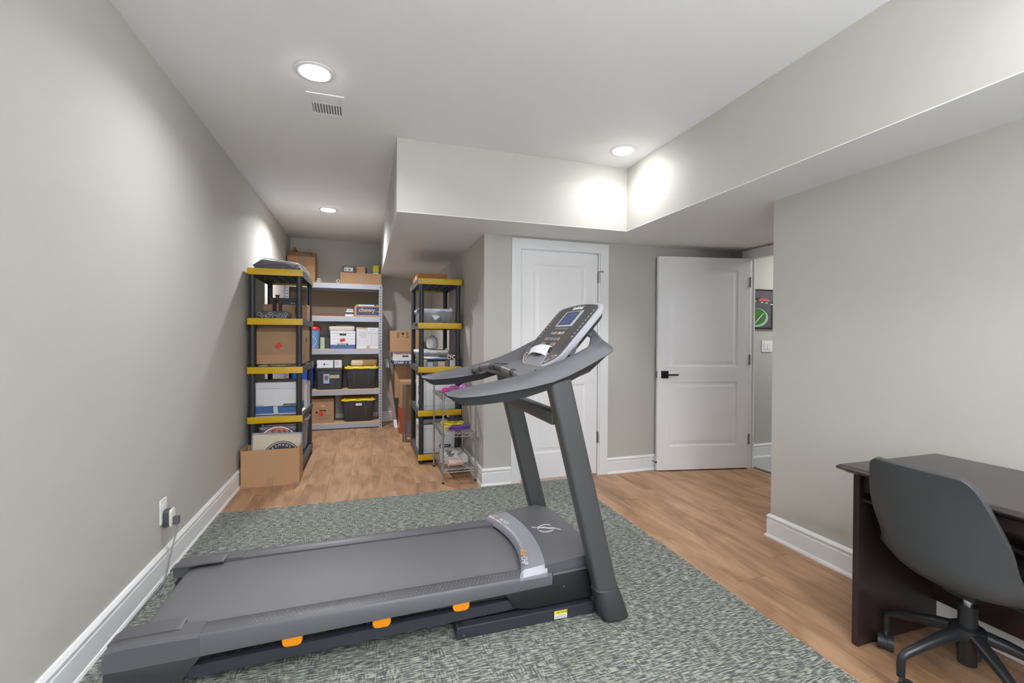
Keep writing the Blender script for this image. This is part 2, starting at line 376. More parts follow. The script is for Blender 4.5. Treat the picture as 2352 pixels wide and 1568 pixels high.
# open door: leaf from the free edge (2.635,3.675) to the hinge (3.545,3.500)
d2 = struct('door_2', bmesh.new(), DOORM)
pa, pb = Vector((2.632, 3.672, 0)), Vector((3.545, 3.497, 0)); dd = (pb-pa).normalized(); W2 = (pb-pa).length
lb, pn = door_leaf(W2, 2.03)
M = Matrix((dd, Vector((-dd.y, dd.x, 0)), (0, 0, 1))).transposed().to_4x4(); M.translation = pa+Vector((0, 0, .012))
lb.transform(M); lb.to_mesh(d2.data); lb.free()
for q in pn: q.transform(M); obj('door_panel', q, DOORM, d2)
def inM(bm): bm.transform(M); return bm
h = obj('door_handle', inM(bevel(box(.035, -.008, .875, .105, 0, .945), .002, 1)), BLKM, d2, label='black square lever handle')
obj('lever', inM(join(cyl((.07, -.008, .91), (.07, -.045, .91), .012, 12), bevel(box(.06, -.052, .903, .185, -.04, .917), .003, 1))), BLKM, h)
obj('latch_plate', inM(box(-.0015, .006, .88, 0, .03, .94)), HINGE, d2)
for z in (1.80, 1.05, .28): obj('hinge', inM(cyl((W2+.004, -.004, z-.05), (W2+.004, -.004, z+.05), .007, 10)), HINGE, d2)
ds = thing('door_stop', 'small spring door stop on the baseboard beside the open door', 'door stop', (2.66, YC-.02, .075), world=True)
obj('stem', cyl((2.625, YC-.018, .09), (2.625, YC-.075, .09), .004, 8), HINGE, ds); obj('bumper', cyl((2.625, YC-.075, .09), (2.625, YC-.083, .09), .009, 10), BLKP, ds)

# ceiling lights
names = ['round recessed downlight in the ceiling near the vent', 'round recessed downlight in the ceiling corner above the closet', 'small far downlight above the storage shelves', 'round recessed downlight near the left wall on the front wall side', 'round recessed downlight near the right soffit on the front wall side']
for (x, y, z), lab in zip(LIGHTS, names):
    t = thing('recessed_light', lab, 'ceiling light', (x, y, z), group='recessed ceiling downlights')
    R_ = .074
    obj('trim_ring', lathe([(R_+.022, 0), (R_+.020, -.004), (R_+.004, -.008), (R_, -.006), (R_, 0)], 40), WHITE, t, smooth=True)
    obj('lens', lathe([(R_, -.0055), (R_*.92, -.012), (R_*.6, -.018), (.002, -.020)], 32), EMIT, t, smooth=True)
# vent
v = thing('ceiling_vent', 'white ceiling air vent with slats beside the downlight', 'vent', (-.222, 2.99, CEIL), world=True)
x0, x1, y0, y1 = -.328, -.122, 2.83, 3.15
obj('vent_frame', boxes((x0, y0, CEIL-.004, x1, y0+.03, CEIL), (x0, y1-.08, CEIL-.004, x1, y1, CEIL), (x0, y0+.03, CEIL-.004, x0+.02, y1-.08, CEIL), (x1-.02, y0+.03, CEIL-.004, x1, y1-.08, CEIL), (x0+.02, y0+.105, CEIL-.0038, x1-.02, y0+.118, CEIL)), CEILM, v)
obj('duct', box(x0+.015, y0+.025, CEIL-.001, x1-.015, y1-.07, CEIL-.0005), mat('duct_dark', (60, 60, 60), .9), v)
for i in range(11):
    x = x0+.024+i*.0158; obj('vent_slat', box(x, y0+.118, CEIL-.0035, x+.0095, y1-.08, CEIL-.001), CEILM, v)
for i in range(6):
    y = y0+.03+i*.0125; obj('vent_slat', box(x0+.02, y, CEIL-.0035, x1-.02, y+.009, CEIL-.001), CEILM, v)

# carpet
rug = tag(obj('carpet', bevel(box(-.99, YF+.02, 0, 1.73, 3.70, .009), .003, 1), CARPET), 'grey green woven carpet under the treadmill', 'carpet')

# outlet, adapter, cord
ou = thing('wall_outlet', 'white outlet plate low on the left wall', 'outlet', (XL, 2.83, .345), world=True)
obj('cover_plate', bevel(box(XL, 2.79, .285, XL+.006, 2.868, .41), .002, 1), WHITE, ou)
obj('socket_face', bevel(box(XL+.006, 2.812, .352, XL+.008, 2.846, .39), .001, 1), WHITE, ou)
ad = thing('plug_adapter', 'dark grey and white plug-in adapter on the wall outlet', 'adapter', (XL+.03, 2.84, .31), world=True)
obj('adapter_body', prism([(a, b) for a, b in rrect(2.808, .262, 2.866, .352, .016)], XL+.008, XL+.034, 'x', .003), mat('adapter_grey', (76, 77, 84), .4), ad, smooth=True)
obj('adapter_face', prism([(a, b) for a, b in rrect(2.806, .260, 2.868, .354, .017)], XL+.034, XL+.046, 'x', .004), mat('adapter_white', (226, 226, 214), .4), ad, smooth=True)
ck = thing('power_cord', 'grey power cord plugged into the adapter and running along the baseboard', 'cord', (-.94, 2.84, .28), world=True)
CORD = mat('grey_cord', (132, 133, 136), .5)
obj('plug', bevel(box(-.969, 2.822, .272, -.944, 2.850, .310), .004, 2), mat('plug_grey', (92, 93, 97), .45), ck)
obj('cord', tube([(-.955, 2.836, .275), (-.953, 2.83, .235), (-.958, 2.80, .18), (-.962, 2.76, .11), (-.966, 2.73, .05), (-.972, 2.68, .017), (-.98, 2.5, .0145), (-.975, 2.30, .0145), (-.93, 2.10, .0145), (-.90, 1.98, .0145), (-.85, 2.00, .0145)], .0042, 8, smooth=6), CORD, ck, smooth=True)

# torchiere added out of view for fill light, its bowl open to the ceiling
uplight = thing('added_uplight', 'added black torchiere for fill light by the front wall', 'lamp', (.9, -1.25, .009), world=True)
obj('base', lathe([(.14, 0), (.14, .012), (.02, .03)], 28, (.9, -1.25, .009)), BLKM, uplight, smooth=True); obj('pole', cyl((.9, -1.25, .03), (.9, -1.25, 1.66), .012, 12), BLKM, uplight, smooth=True)
obj('lamp_shade', lathe([(.03, 1.65), (.12, 1.69), (.165, 1.73), (.16, 1.73), (.115, 1.695), (.02, 1.665)], 28, (.9, -1.25, 0)), BLKM, uplight, smooth=True)

# hall picture + switch
pc = thing('wall_picture', 'dark framed picture of a lit green sports field in the hall', 'picture', (4.15, 3.79, 1.58), world=True)
obj('picture_frame', boxes((3.84, 3.78, 1.372, 4.182, 3.8, 1.384), (3.84, 3.78, 1.778, 4.182, 3.8, 1.79), (4.17, 3.78, 1.372, 4.182, 3.8, 1.79), (3.84, 3.78, 1.372, 3.852, 3.8, 1.79)), BLKM, pc)
obj('picture_sheet', box(3.85, 3.786, 1.38, 4.175, 3.798, 1.785), mat('picture_night', (84, 84, 90), .35, var=.12, scale=8), pc)
def disc(cx, y, cz, rx, rz, a0=0, a1=360, n=24, t=.0006):
    return prism([(cx+rx*math.cos(rad(a0+(a1-a0)*i/n)), cz+rz*math.sin(rad(a0+(a1-a0)*i/n))) for i in range(n)], y-t, y)
obj('field', disc(3.93, 3.7855, 1.49, .16, .10), mat('field_rim', (160, 196, 168), .4), pc)
obj('field_turf', disc(3.92, 3.7848, 1.50, .14, .088), mat('field_turf', (58, 116, 54), .4, var=.2, scale=20), pc)
obj('field_line', prism([(3.90, 1.425), (3.908, 1.422), (4.03, 1.535), (4.022, 1.538)], 3.7835, 3.7841), INKW, pc)
obj('night_lights', disc(4.03, 3.7855, 1.665, .085, .028, 0, 180), mat('red_glow_print', (206, 92, 76), .4), pc)
for b in ((3.85, 3.785, 1.66, 3.97, 3.7856, 1.695), (4.13, 3.785, 1.39, 4.15, 3.7856, 1.66)): obj('dark_stand', boxes(b), mat('stand_black', (34, 34, 40), .4), pc)
for b in ((3.87, 3.7835, 1.661, 3.93, 3.7842, 1.668), (3.99, 3.7835, 1.648, 4.02, 3.7842, 1.655), (4.05, 3.7835, 1.644, 4.08, 3.7842, 1.651), (4.12, 3.7835, 1.628, 4.165, 3.7842, 1.638)): obj('flood_light', boxes(b), INKW, pc)
ls = thing('light_switch', 'white double light switch plate on the hall wall', 'light switch', (4.075, 3.79, 1.185), world=True)
obj('switch_plate', bevel(box(4.018, 3.792, 1.125, 4.16, 3.8, 1.245), .002, 1), WHITE, ls)
for i in range(2): obj('rocker', bevel(box(4.045+i*.046, 3.788, 1.152, 4.078+i*.046, 3.793, 1.218), .001, 1), WHITE, ls)
# ------------------------------------------------------------------ treadmill (world coordinates, runs along X)
G = .009
tm = thing('treadmill', 'large dark grey treadmill with silver console on the carpet', 'treadmill', (.1, 2.205, G), world=True)
TN, TF = 1.865, 2.545                                    # near and far deck edges
def dz(x): return .206+(x+.8)*.007
YC2 = (TN+TF)/2
# running belt wrapped over the deck board
bp_ = [(.76, .168), (.76, .188)] + [(x, dz(x)-.009) for x in (.6, .2, -.2, -.6, -.735)] + [(-.775, .188), (-.792, .168), (-.795, .15), (-.785, .13), (-.75, .118), (-.6, .116), (0, .118), (.6, .12)]
obj('belt', prism(bp_, TN+.093, TF-.088, 'y', .002, 2), BELT, tm, smooth=True)
obj('deck_board', box(-.70, TN+.02, .135, .80, TF-.02, .17), TMB, tm)
for s, y0, y1 in ((1, TN, TN+.083), (-1, TF, TF-.083)):
    def ring(x, zb):
        t = dz(x); return [(x, y0, zb+.003), (x, y0, t-.010), (x, y0+s*.007, t-.001), (x, y0+s*.012, t), (x, y1-s*.004, t), (x, y1, t-.003), (x, y1, t-.030), (x, y0+s*.02, zb)]
    r = obj('side_rail', loft([ring(-.835, .118), ring(-.6, .126), ring(0, .142), ring(.60, .156), ring(.795, .163)]), TMG, tm, smooth=True)
    d = bmesh.new()
    for i in range(66):
        for j in range(3):
            x = -.40+i*.0165+(.008 if j % 2 else 0); y = y0+s*(.026+j*.017); z = dz(x)
            a = [d.verts.new((x+.0022*math.cos(k*math.pi/2), y+.0022*math.sin(k*math.pi/2), z+.0002)) for k in range(4)]; b = d.verts.new((x, y, z+.0022))
            for k in range(4): d.faces.new((a[k], a[(k+1) % 4], b))
    obj('grip_dots', d, mat('grip_dot', (150, 150, 158), .4), r, kind='stuff')
    # rear cap
    def cr(x, zt, zb): return [(x, y0-s*.002, zb), (x, y0-s*.002, zt-.011), (x, y0+s*.008, zt), (x, y1+s*.001, zt), (x, y1+s*.001, zb+.02)]
    cp = obj('rear_cap', loft([cr(-.843, .185, .135), cr(-.835, .204, .129), cr(-.79, .212, .128), cr(-.66, .213, .130), cr(-.56, dz(-.56)+.002, .133)]), TMG, tm, smooth=True)
    obj('cap_lip', loft([[(x, y0+s*ya, z0), (x, y0+s*ya, z0+.008), (x, y0+s*yb, z0+.008), (x, y0+s*yb, z0)] for x, z0, ya, yb in ((-.848, .19, .045, .105), (-.82, .207, .042, .115), (-.72, .210, .042, .118), (-.645, .210, .042, .116), (-.632, .206, .046, .110))]), TMG, cp, smooth=True)
    obj('rear_foot', prism([(-.838, .002+G), (-.842, .125), (-.835, .134), (-.555, .131), (-.60, .075), (-.645, .002+G)], y0-s*.001, y0+s*.07, 'y', .005), TMD, tm, smooth=True)
    # cushions
    for x in (-.262, .063, .385):
        obj('cushion', prism([(a, b) for a, b in rrect(x-.036, .106+x*.025, x+.036, .160+x*.01, .020)], y0+s*.006, y0+s*.055, 'y', .006, 3), ORG, tm, smooth=True, label='orange rubber cushion')
    # lift frame rail and base rail
    obj('frame_rail', loft([[(x, y0+s*.018, z), (x, y0+s*.018, z+.043), (x, y0+s*.052, z+.043), (x, y0+s*.052, z)] for x, z in ((-.60, .046), (.62, .078), (.72, .08))]), TMF, tm)
    br = obj('base_rail', bevel(loft([[(x, y0-s*.012, z), (x, y0-s*.012, z+.050), (x, y0+s*.034, z+.050), (x, y0+s*.034, z)] for x, z in ((.362, G+.001), (1.04, G+.003))]), .003, 2), TMF, tm)
    obj('wheel', cyl((.383, y0-s*.004, .036), (.383, y0+s*.026, .036), .027, 20), TMB, br)
    obj('bolt', cyl((.392, y0-s*.013, .026), (.392, y0-s*.016, .026), .006, 8), HINGE, br)
# motor housing
mh = obj('motor_housing', prism([(.573, .158), (.62, .085), (.70, .07), (1.00, .075), (1.03, .115), (1.02, .20), (.79, .212), (.79, .17)], TN+.004, TF-.004, 'y', .006), TMB, tm, smooth=True)
obj('housing_lip', bevel(loft([[(x, TN-.001, z), (x, TN-.001, z+.010), (x, TN+.03, z+.012), (x, TN+.03, z)] for x, z in ((.797, .204), (1.00, .212))]), .002, 1), TMG, tm)
obj('housing_screw', cyl((.852, TN+.005, .148), (.852, TN, .148), .005, 8), HINGE, tm)
# hood
def arcx(t, xe, bow): return xe+bow*(1-(2*t-1)**2)       # t across the deck 0 near .. 1 far
NR = 13
rings = []
for i in range(NR):
    t = i/(NR-1); y = TN+.012+t*(TF-TN-.024); xr = arcx(t, .765, .045)+t*.015
    xf = 1.01+.022*(1-(2*t-1)**2)-(.03 if i in (0, NR-1) else 0)
    zt = lambda x: .252+(x-.76)*.085+.006*(1-(2*t-1)**2)
    rings.append([(xr, y, .205), (xr, y, zt(xr))]+[(xr+(xf-xr)*f, y, zt(xr+(xf-xr)*f)) for f in (.33, .66, .93)]+[(xf+.012, y, zt(xf)-.012), (xf+.03, y, .20)])
ho = obj('hood', loft(rings), TMG, tm, smooth=True)
# silver band
rings = []
ys = [TN-.004, TN+.004, TN+.02]+[TN+.02+(TF-TN-.04)*i/10 for i in range(1, 10)]+[TF-.02, TF-.004, TF+.004]
for i, y in enumerate(ys):
    t = min(1, max(0, (y-TN)/(TF-TN))); xr = arcx(t, .640, .075)+t*.012; xf = arcx(t, .772, .045)+t*.015
    top = .250+.006*(1-(2*t-1)**2); e = {0: .034, 1: .030, len(ys)-1: .034, len(ys)-2: .030}.get(i, 0)
    rings.append([(xr, y, .207), (xr+.002, y, .226-e*.4), (xr+.008, y, max(.214, top-.016-e)), (xr+.022, y, max(.216, top-.008-e)), (xf, y, max(.217, top+.003-e)), (xf, y, .207)])
band = obj('motor_cover_band', loft(rings), mat('band_silver', (150, 151, 160), .35, metal=.15, var=.02), tm, smooth=True)
LT = mat('print_light_grey', (206, 206, 212), .5, var=0); LO = mat('print_orange', (240, 160, 70), .5, var=0)
def onband(x, y, ang): return frame((x, y, .2525), (math.cos(rad(ang)), math.sin(rad(ang)), 0), (-math.sin(rad(ang)), math.cos(rad(ang)), 0))
text('C', .050, onband(.699, 2.462, -70), LO, band); text('900i', .044, onband(.725, 2.392, -71), LT, band, width=.085)
text('3.0', .040, onband(.710, 2.020, -105), LO, band, width=.058); text('CHP', .040, onband(.690, 1.945, -105), LT, band, width=.075)
# round emblem on the hood
def ztop(x, y): t = (y-TN)/(TF-TN); return .252+(x-.76)*.085+.006*(1-(2*t-1)**2)+.0015
def emb(pts): return tube([(x, y, ztop(x, y)) for x, y in pts], .0028, 6)
cx_, cy_ = .90, 2.20; ar = lambda a0, a1, r=.042, ry=.042: [(cx_+r*math.cos(rad(a0+(a1-a0)*i/12)), cy_+ry*math.sin(rad(a0+(a1-a0)*i/12))) for i in range(13)]
for pts in (ar(35, 170), ar(195, 340), [(cx_-.062, cy_+.045), (cx_-.028, cy_+.018), (cx_+.0, cy_+.002), (cx_+.02, cy_-.018), (cx_+.038, cy_-.012)], [(cx_+.040, cy_-.022), (cx_+.062, cy_-.050)], [(cx_-.034, cy_+.022), (cx_-.012, cy_+.018), (cx_+.012, cy_-.004), (cx_+.034, cy_-.012)]): obj('emblem_stroke', emb(pts), LT, ho)
# uprights
def xu(z): return .742+.0522+(1.07-z)*.252                # centre line
for s, y0 in ((1, 1.772), (-1, 2.638)):
    ya, yb = sorted((y0, y0+s*.072))
    sec = lambda z, sx=.0515: [(xu(z)+a, b, z+a*.12) for a, b in rrect(-sx, ya, sx, yb, .018, 4)]
    obj('upright', loft([sec(z) for z in (.13, .4, .7, 1.085)]), TMP, tm, smooth=True)
    def bsec(z, gx0, gx1, gy):
        x = xu(z); return [(a, b, z) for a, b in rrect(x-.0515-gx0, ya-gy, x+.0515+gx1, yb+gy, .032, 5)]
    obj('boot', loft([bsec(.155, .004, .004, .004), bsec(.150, .008, .008, .008), bsec(.06, .008, .018, .014), bsec(.022, .004, .022, .016), bsec(G+.001, -.006, .008, .006)]), TMD, tm, smooth=True)
# cross beam + bolts
cb = obj('cross_beam', bevel(loft([[(x0, y, z0), (x0+.052, y, z0+.006), (x0+.052, y, z0+.062), (x0, y, z0+.056)] for y, x0, z0 in ((1.835, .775, .885), (2.575, .775, .885))]), .006, 2), TMP, tm, smooth=True)
obj('base_cross_beam', box(.99, 1.85, .02, 1.05, 2.56, .07), TMF, tm)
obj('bolt', cyl((.835, 2.566, .905), (.835, 2.560, .905), .012, 12), BLKM, tm)
obj('wiring', join(*[tube([(1.03, 1.90+i*.01, .14), (1.00, 1.89, .11-i*.008), (.95-i*.02, 1.88, .095), (.90, 1.9, .085)], .004, 6, smooth=4) for i in range(4)]), TMB, tm, smooth=True)
# arms
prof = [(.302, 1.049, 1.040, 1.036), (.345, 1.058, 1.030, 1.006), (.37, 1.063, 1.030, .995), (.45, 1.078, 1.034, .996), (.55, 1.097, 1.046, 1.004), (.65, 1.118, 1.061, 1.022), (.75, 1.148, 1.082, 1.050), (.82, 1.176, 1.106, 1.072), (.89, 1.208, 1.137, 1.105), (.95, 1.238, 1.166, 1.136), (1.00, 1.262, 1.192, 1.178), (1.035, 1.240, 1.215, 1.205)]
for s, yo in ((1, 1.760), (-1, 2.650)):
    rr_ = []; rl = []
    for i, (x, zt, zm, zb) in enumerate(prof):
        k = .72 if i == 0 else 1
        rr_.append([(x, yo+s*.002, zm), (x, yo+s*.010, zm+(zt-zm)*.5), (x, yo+s*.030, zt-.003), (x, yo+s*.044, zt), (x, yo+s*.058, zt-.003), (x, yo+s*.085*k, zm+(zt-zm)*.45), (x, yo+s*.092*k, zm)])
        rl.append([(x, yo+s*.002, zm-.001), (x, yo+s*.006, zm-.004), (x, yo+s*.024, zb), (x, yo+s*.060*k, zb), (x, yo+s*.086*k, zm-.004), (x, yo+s*.09*k, zm-.001)])
    ub = loft(rr_); ub2 = spl = None
    a = obj('arm', ub, TMG, tm, smooth=True)
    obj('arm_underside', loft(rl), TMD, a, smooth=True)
    # hook that climbs from the arm end to the back of the console
    y0, y1 = sorted((yo+s*.022, yo+s*.062))
    # ring-shaped bracket that climbs inwards from the arm end to the back of the console
    yi = lambda v: yo+s*(v-1.760)
    ring = [(.975, 1.168, 1.80), (1.02, 1.190, 1.81), (1.048, 1.212, 1.82), (1.046, 1.231, 1.82), (1.056, 1.272, 1.91), (1.064, 1.313, 2.00), (1.035, 1.306, 2.00), (.99, 1.272, 1.99), (.95, 1.238, 1.97), (.90, 1.19, 1.93), (.915, 1.176, 1.93), (.935, 1.205, 1.93), (.965, 1.246, 1.96), (1.012, 1.288, 1.98), (1.022, 1.272, 1.95), (.99, 1.243, 1.90), (.955, 1.222, 1.86), (.90, 1.20, 1.82), (.87, 1.17, 1.80)]
    bb_ = bmesh.new(); F_ = [bb_.verts.new((x, yi(v), z)) for x, z, v in ring]; B_ = [bb_.verts.new((x+.012, yi(v)+s*.03, z-.006)) for x, z, v in ring]; nn_ = len(ring)
    idx = lambda L, ii: [L[i % nn_] for i in ii]
    QS = [(0, 1, 18), (1, 17, 18), (1, 2, 16, 17), (2, 3, 16), (3, 15, 16), (3, 4, 15), (4, 14, 15), (4, 5, 14), (5, 13, 14), (5, 6, 13), (6, 7, 12, 13), (7, 8, 11, 12), (8, 9, 10, 11)]
    for q_ in QS:
        for L in (F_, B_):
            try: bb_.faces.new(idx(L, q_))
            except ValueError: pass
    for i in range(nn_): bb_.faces.new((F_[i], F_[(i+1) % nn_], B_[(i+1) % nn_], B_[i]))
    bmesh.ops.recalc_face_normals(bb_, faces=bb_.faces)
    ob_ = obj('arm_bracket', bb_, TMG, a)
    mb = ob_.modifiers.new('round', 'BEVEL'); mb.width = .006; mb.segments = 3; mb.limit_method = 'ANGLE'; mb.angle_limit = rad(50)
    obj('under_pad', prism([(.84, 1.085), (.93, 1.118), (.96, 1.145), (.985, 1.165), (1.01, 1.188), (.97, 1.19), (.85, 1.13)], yo+s*.02, yo+s*.06, 'y', .006), TMD, a, smooth=True)
    obj('bolt', cyl((.80, yo+s*.016, 1.087), (.80, yo+s*.010, 1.087), .005, 8), BLKM, a)
    obj('bolt', cyl((.925, yo+s*.020, 1.135), (.925, yo+s*.014, 1.135), .006, 8), BLKM, a)
# platform under the console
obj('console_platform', bevel(loft([[(x, y, z), (x, y, z-.03)] [::1]+[(x+.22, y, z-.01), (x+.22, y, z+.045)] for x, y, z in ((.665, 1.845, 1.098), (.665, 2.565, 1.098))]), .006, 2), mat('platform_grey', (112, 112, 116), .45), tm, smooth=True)
obj('platform_slot', box(.745, 1.93, 1.112, .80, 1.975, 1.1195), TMB, tm); obj('platform_slot', box(.745, 2.44, 1.112, .80, 2.52, 1.1195), TMB, tm)
# pulse handlebar
hb = [(.655, 1.86, 1.088), (.640, 1.95, 1.106), (.632, 2.08, 1.116), (.630, 2.205, 1.119), (.625, 2.33, 1.113), (.612, 2.43, 1.100), (.600, 2.50, 1.085), (.600, 2.57, 1.075)]
bar = obj('handlebar', tube(hb, .019, 12, smooth=5), TMD, tm, smooth=True)
GRIP = mat('pulse_grip', (118, 118, 123), .35, metal=.3)
for a, b in ((.02, .13), (.17, .30), (.53, .70), (.76, .90)):
    P = spline([Vector(p) for p in hb], 6); n = len(P)-1; seg = P[int(a*n):int(b*n)+1]
    obj('pulse_grip', tube(seg, .0205, 12), GRIP if a > .0 else TMD, bar, smooth=True)
obj('grip_divider', tube([Vector((.630, 2.197, 1.119)), Vector((.630, 2.211, 1.119))], .0212, 12), BLKM, bar)
# console: tilted panel
O = Vector((.800, 2.205, 1.105)); tv = Vector((math.cos(rad(48.3)), 0, math.sin(rad(48.3)))); nv = Vector((-tv.z, 0, tv.x)); yv = Vector((0, -1, 0))
CM = Matrix((yv, tv, nv)).transposed().to_4x4(); CM.translation = O          # local x right (towards -Y), y up the panel, z out of the face
def outline(ins=0):
    pts = []
    w, h = .254-ins, .452-ins
    for i in range(9):                                   # bottom bow
        t = -1+2*i/8; pts.append((t*(w-.05), .004+ins+.050*abs(t)**2.2))
    pts += [(w-.02, .078+ins*.5), (w-.004, .11), (w, .15)]
    pts += [(w, h-.05), (w-.006, h-.026), (w-.028, h-.008)]
    for i in range(1, 8):
        t = 1-2*i/8; pts.append((t*(w-.03), h-.008+.020*(1-t*t)))
    pts += [(-w+.028, h-.008), (-w+.006, h-.026), (-w, h-.05), (-w, .15), (-w+.004, .11), (-w+.02, .078+ins*.5)]
    return pts
def inC(bm): bm.transform(CM); return bm
def plate(ins, z0, z1, ins1=None):
    a = outline(ins); b = outline(ins if ins1 is None else ins1)
    return loft([[(x, y, z0) for x, y in a], [(x, y, z1) for x, y in b]])
con = obj('console', inC(loft([[(x, y, z) for x, y in outline(i)] for i, z in ((.022, -.030), (.006, -.028), (.002, -.018), (.002, -.013), (0, -.012), (0, -.002), (.006, .003), (.012, .003))])), SILV, tm, smooth=True)
fc = obj('console_face', inC(plate(.0125, .0025, .0045, .014)), mat('console_graphite', (76, 75, 76), .4, var=.02), con, smooth=True)
obj('console_back', inC(plate(.03, -.05, -.029, .012)), TMD, con)
def cbx(x0, y0, x1, y1, z0, z1, bev=0): return inC(box(x0, y0, z0, x1, y1, z1, bev))
bz = obj('screen_bezel', inC(bevel(loft([[(-.105, .292, .004), (.105, .292, .004), (.105, .405, .004), (-.105, .405, .004)], [(-.100, .297, .0085), (.100, .297, .0085), (.100, .400, .0085), (-.100, .400, .0085)]]), .001, 1)), SILV, con)
obj('screen_surround', cbx(-.078, .303, .078, .394, .0085, .0092), mat('screen_navy', (34, 38, 66), .3), bz)
obj('screen', cbx(-.062, .308, .062, .386, .0092, .0098), mat('screen_blue', (74, 90, 142), .2, var=.05), bz)
def ctext(s, x, y, sz, m_, **k): return text(s, sz, CM @ Matrix.Translation((x, y, .0052)), m_, con, **k)
ctext('NordicTrack', 0, .425, .030, INKW, width=.125, shear=.25, bold=.0008)
obj('button_strip', cbx(-.085, .270, .085, .284, .0045, .006), mat('strip_grey', (120, 120, 124), .4), con)
for i, c in enumerate(((150, 150, 150), (110, 190, 150), (150, 170, 200), (220, 90, 80), (240, 200, 90), (120, 190, 235), (240, 150, 90))):
    obj('colour_button', cbx(-.080+i*.0245, .238, -.067+i*.0245, .256, .0045, .0062, .001), mat('button_%s' % 'abcdefg'[i], c, .4), con, label='small coloured program button')
BG = mat('button_grey', (124, 124, 128), .4)
for j, (y, xs) in enumerate(((.205, (-.055, -.006, .043)), (.170, (-.055, -.006, .043)))):
    for i, x in enumerate(xs): obj('grey_button', cbx(x-.020, y-.012, x+.020, y+.010, .0045, .0065, .001), BG if not (j == 1 and i == 1) else BLKP, con)
    for x in (-.092, .078): obj('arrow_key', cbx(x-.008, y-.010, x+.008, y+.010, .0045, .0065, .001), mat('arrow_orange', (205, 140, 90), .4), con)
for x in (-.10, -.055, .0, .05, .085): obj('small_key', cbx(x-.009, .128, x+.009, .142, .0045, .0058), INKG if x else INKW, con)
obj('start_outline', cbx(-.08, .108, -.005, .111, .0045, .0055), mat('line_green', (96, 140, 96), .5), con); obj('stop_outline', cbx(.005, .112, .085, .115, .0045, .0055), mat('line_red', (170, 70, 62), .5), con)
obj('stop_key', cbx(.078, .088, .094, .098, .0045, .0062), mat('stop_red', (220, 74, 50), .4), con)
for s in (-1, 1):
    for i in range(12):
        y = .395-i*.0215; x = s*(.212 if i < 9 else .206)
        obj('level_key', cbx(x-.004, y-.005, x+.004, y+.004, .0045, .0054), LT if i < 9 else BLKM, con); obj('level_line', cbx(x-.016, y-.011, x+.014, y-.0098, .0045, .005), BLKM, con)
    f = obj('fan_key_frame', inC(prism([(s*.215, .105), (s*.165, .098), (s*.135, .055), (s*.14, .05), (s*.172, .068), (s*.21, .09)], .0044, .0062, 'z')), LT, con)
    obj('fan_key_inset', inC(prism([(s*.21, .100), (s*.168, .094), (s*.142, .058), (s*.172, .072), (s*.206, .092)], .0062, .0068, 'z')), BLKM, con)
    obj('fan_key', cbx(s*.19-.007, .084, s*.19+.007, .092, .0068, .0078), mat('fan_orange', (214, 130, 80), .4), con); obj('fan_key', cbx(s*.165-.006, .071, s*.165+.006, .078, .0068, .0078), mat('fan_orange', (214, 130, 80), .4), con)
# speaker grille: ribbed silver apron
sp = obj('speaker_grille', inC(prism([(-.095, .112), (.095, .112), (.122, .042), (.10, .018), (.05, .006), (0, .0), (-.05, .006), (-.10, .018), (-.122, .042)], .003, .0062, 'z')), SILV, con)
gr = bmesh.new()
for i in range(26):
    y = .012+i*.0039; hw = .09+.03*(1-abs((y-.045)/.07)) if y > .03 else .075+y*.6
    bm_box(gr, -hw, y, .006, hw, y+.0019, .0085)
obj('grille_ribs', inC(gr), mat('rib_silver', (190, 190, 198), .3, metal=.3), sp, kind='stuff')
obj('grille_badge', cbx(-.045, .072, .03, .100, .0085, .0092), mat('badge_grey', (112, 112, 112), .5), sp)
cl = obj('caution_label', box(.800, 1.8520, .016, .862, 1.8526, .052), INKW, tm, label='yellow and white caution sticker')
obj('caution_top', box(.800, 1.8514, .036, .862, 1.8520, .052), mat('caution_yellow', (240, 224, 40), .4), cl)
text('CAUTION', .011, front(.835, 1.8512, .044), INK, cl)
for i in range(3): obj('fine_print', box(.804, 1.8516, .019+i*.005, .858, 1.8520, .0205+i*.005), INKG, cl)
# folded paper on the console
pp = bmesh.new(); rows_ = []
for i in range(9):
    t = i/8; x = -.125+.215*t; rows_.append([CM @ Vector((x, .082+.010*t+k*.030+(.02 if k == 1 else 0)*t, .012+.020*math.sin(t*math.pi)*(1-k*.15)+(.012 if k == 1 else 0)-(.006 if t > .95 else 0))) for k in range(3)])
tag(obj('paper_sheet', loft([r+[Vector(p)+nv*.0012 for p in r[::-1]] for r in rows_]), PAPER, smooth=True), 'folded white sheet of paper lying on the treadmill console', 'paper')

# ------------------------------------------------------------------ desk
dk = thing('desk', 'dark espresso wooden desk against the right wall', 'desk', (2.2, .7, 0), world=True)
DZT = .757
def topring(ins, z): return [(1.845+ins, .02+ins, z), (2.445, .02+ins, z), (2.445, 1.372-ins, z), (1.845+ins, 1.372-ins, z)]
obj('desktop', bevel(loft([topring(.030, DZT-.032), topring(.018, DZT-.024), topring(.004, DZT-.019), topring(0, DZT-.012), topring(.006, DZT-.006), topring(.012, DZT-.001), topring(.02, DZT)]), .0012, 1), ESPT, dk, smooth=True)
for y in (1.333, .06): obj('side_panel', box(1.932, y, .004, 2.418, y+.025, DZT-.032, .003), ESPR, dk)
obj('back_panel', box(2.385, .085, .125, 2.402, 1.333, DZT-.032, .002), ESPR, dk, label='dark panel at the wall side')
obj('foot_glide', box(1.935, 1.336, .0, 1.955, 1.355, .005), BLKP, dk)
obj('apron', box(1.955, .085, .640, 1.975, 1.333, DZT-.032, .002), ESPR, dk)
dr = obj('drawer', box(1.945, 1.02, .648, 1.957, 1.312, .713, .002), ESPR, dk); obj('drawer_panel', box(1.941, 1.035, .660, 1.946, 1.298, .702, .0015), mat('drawer_face', (74, 60, 58), .3), dr)
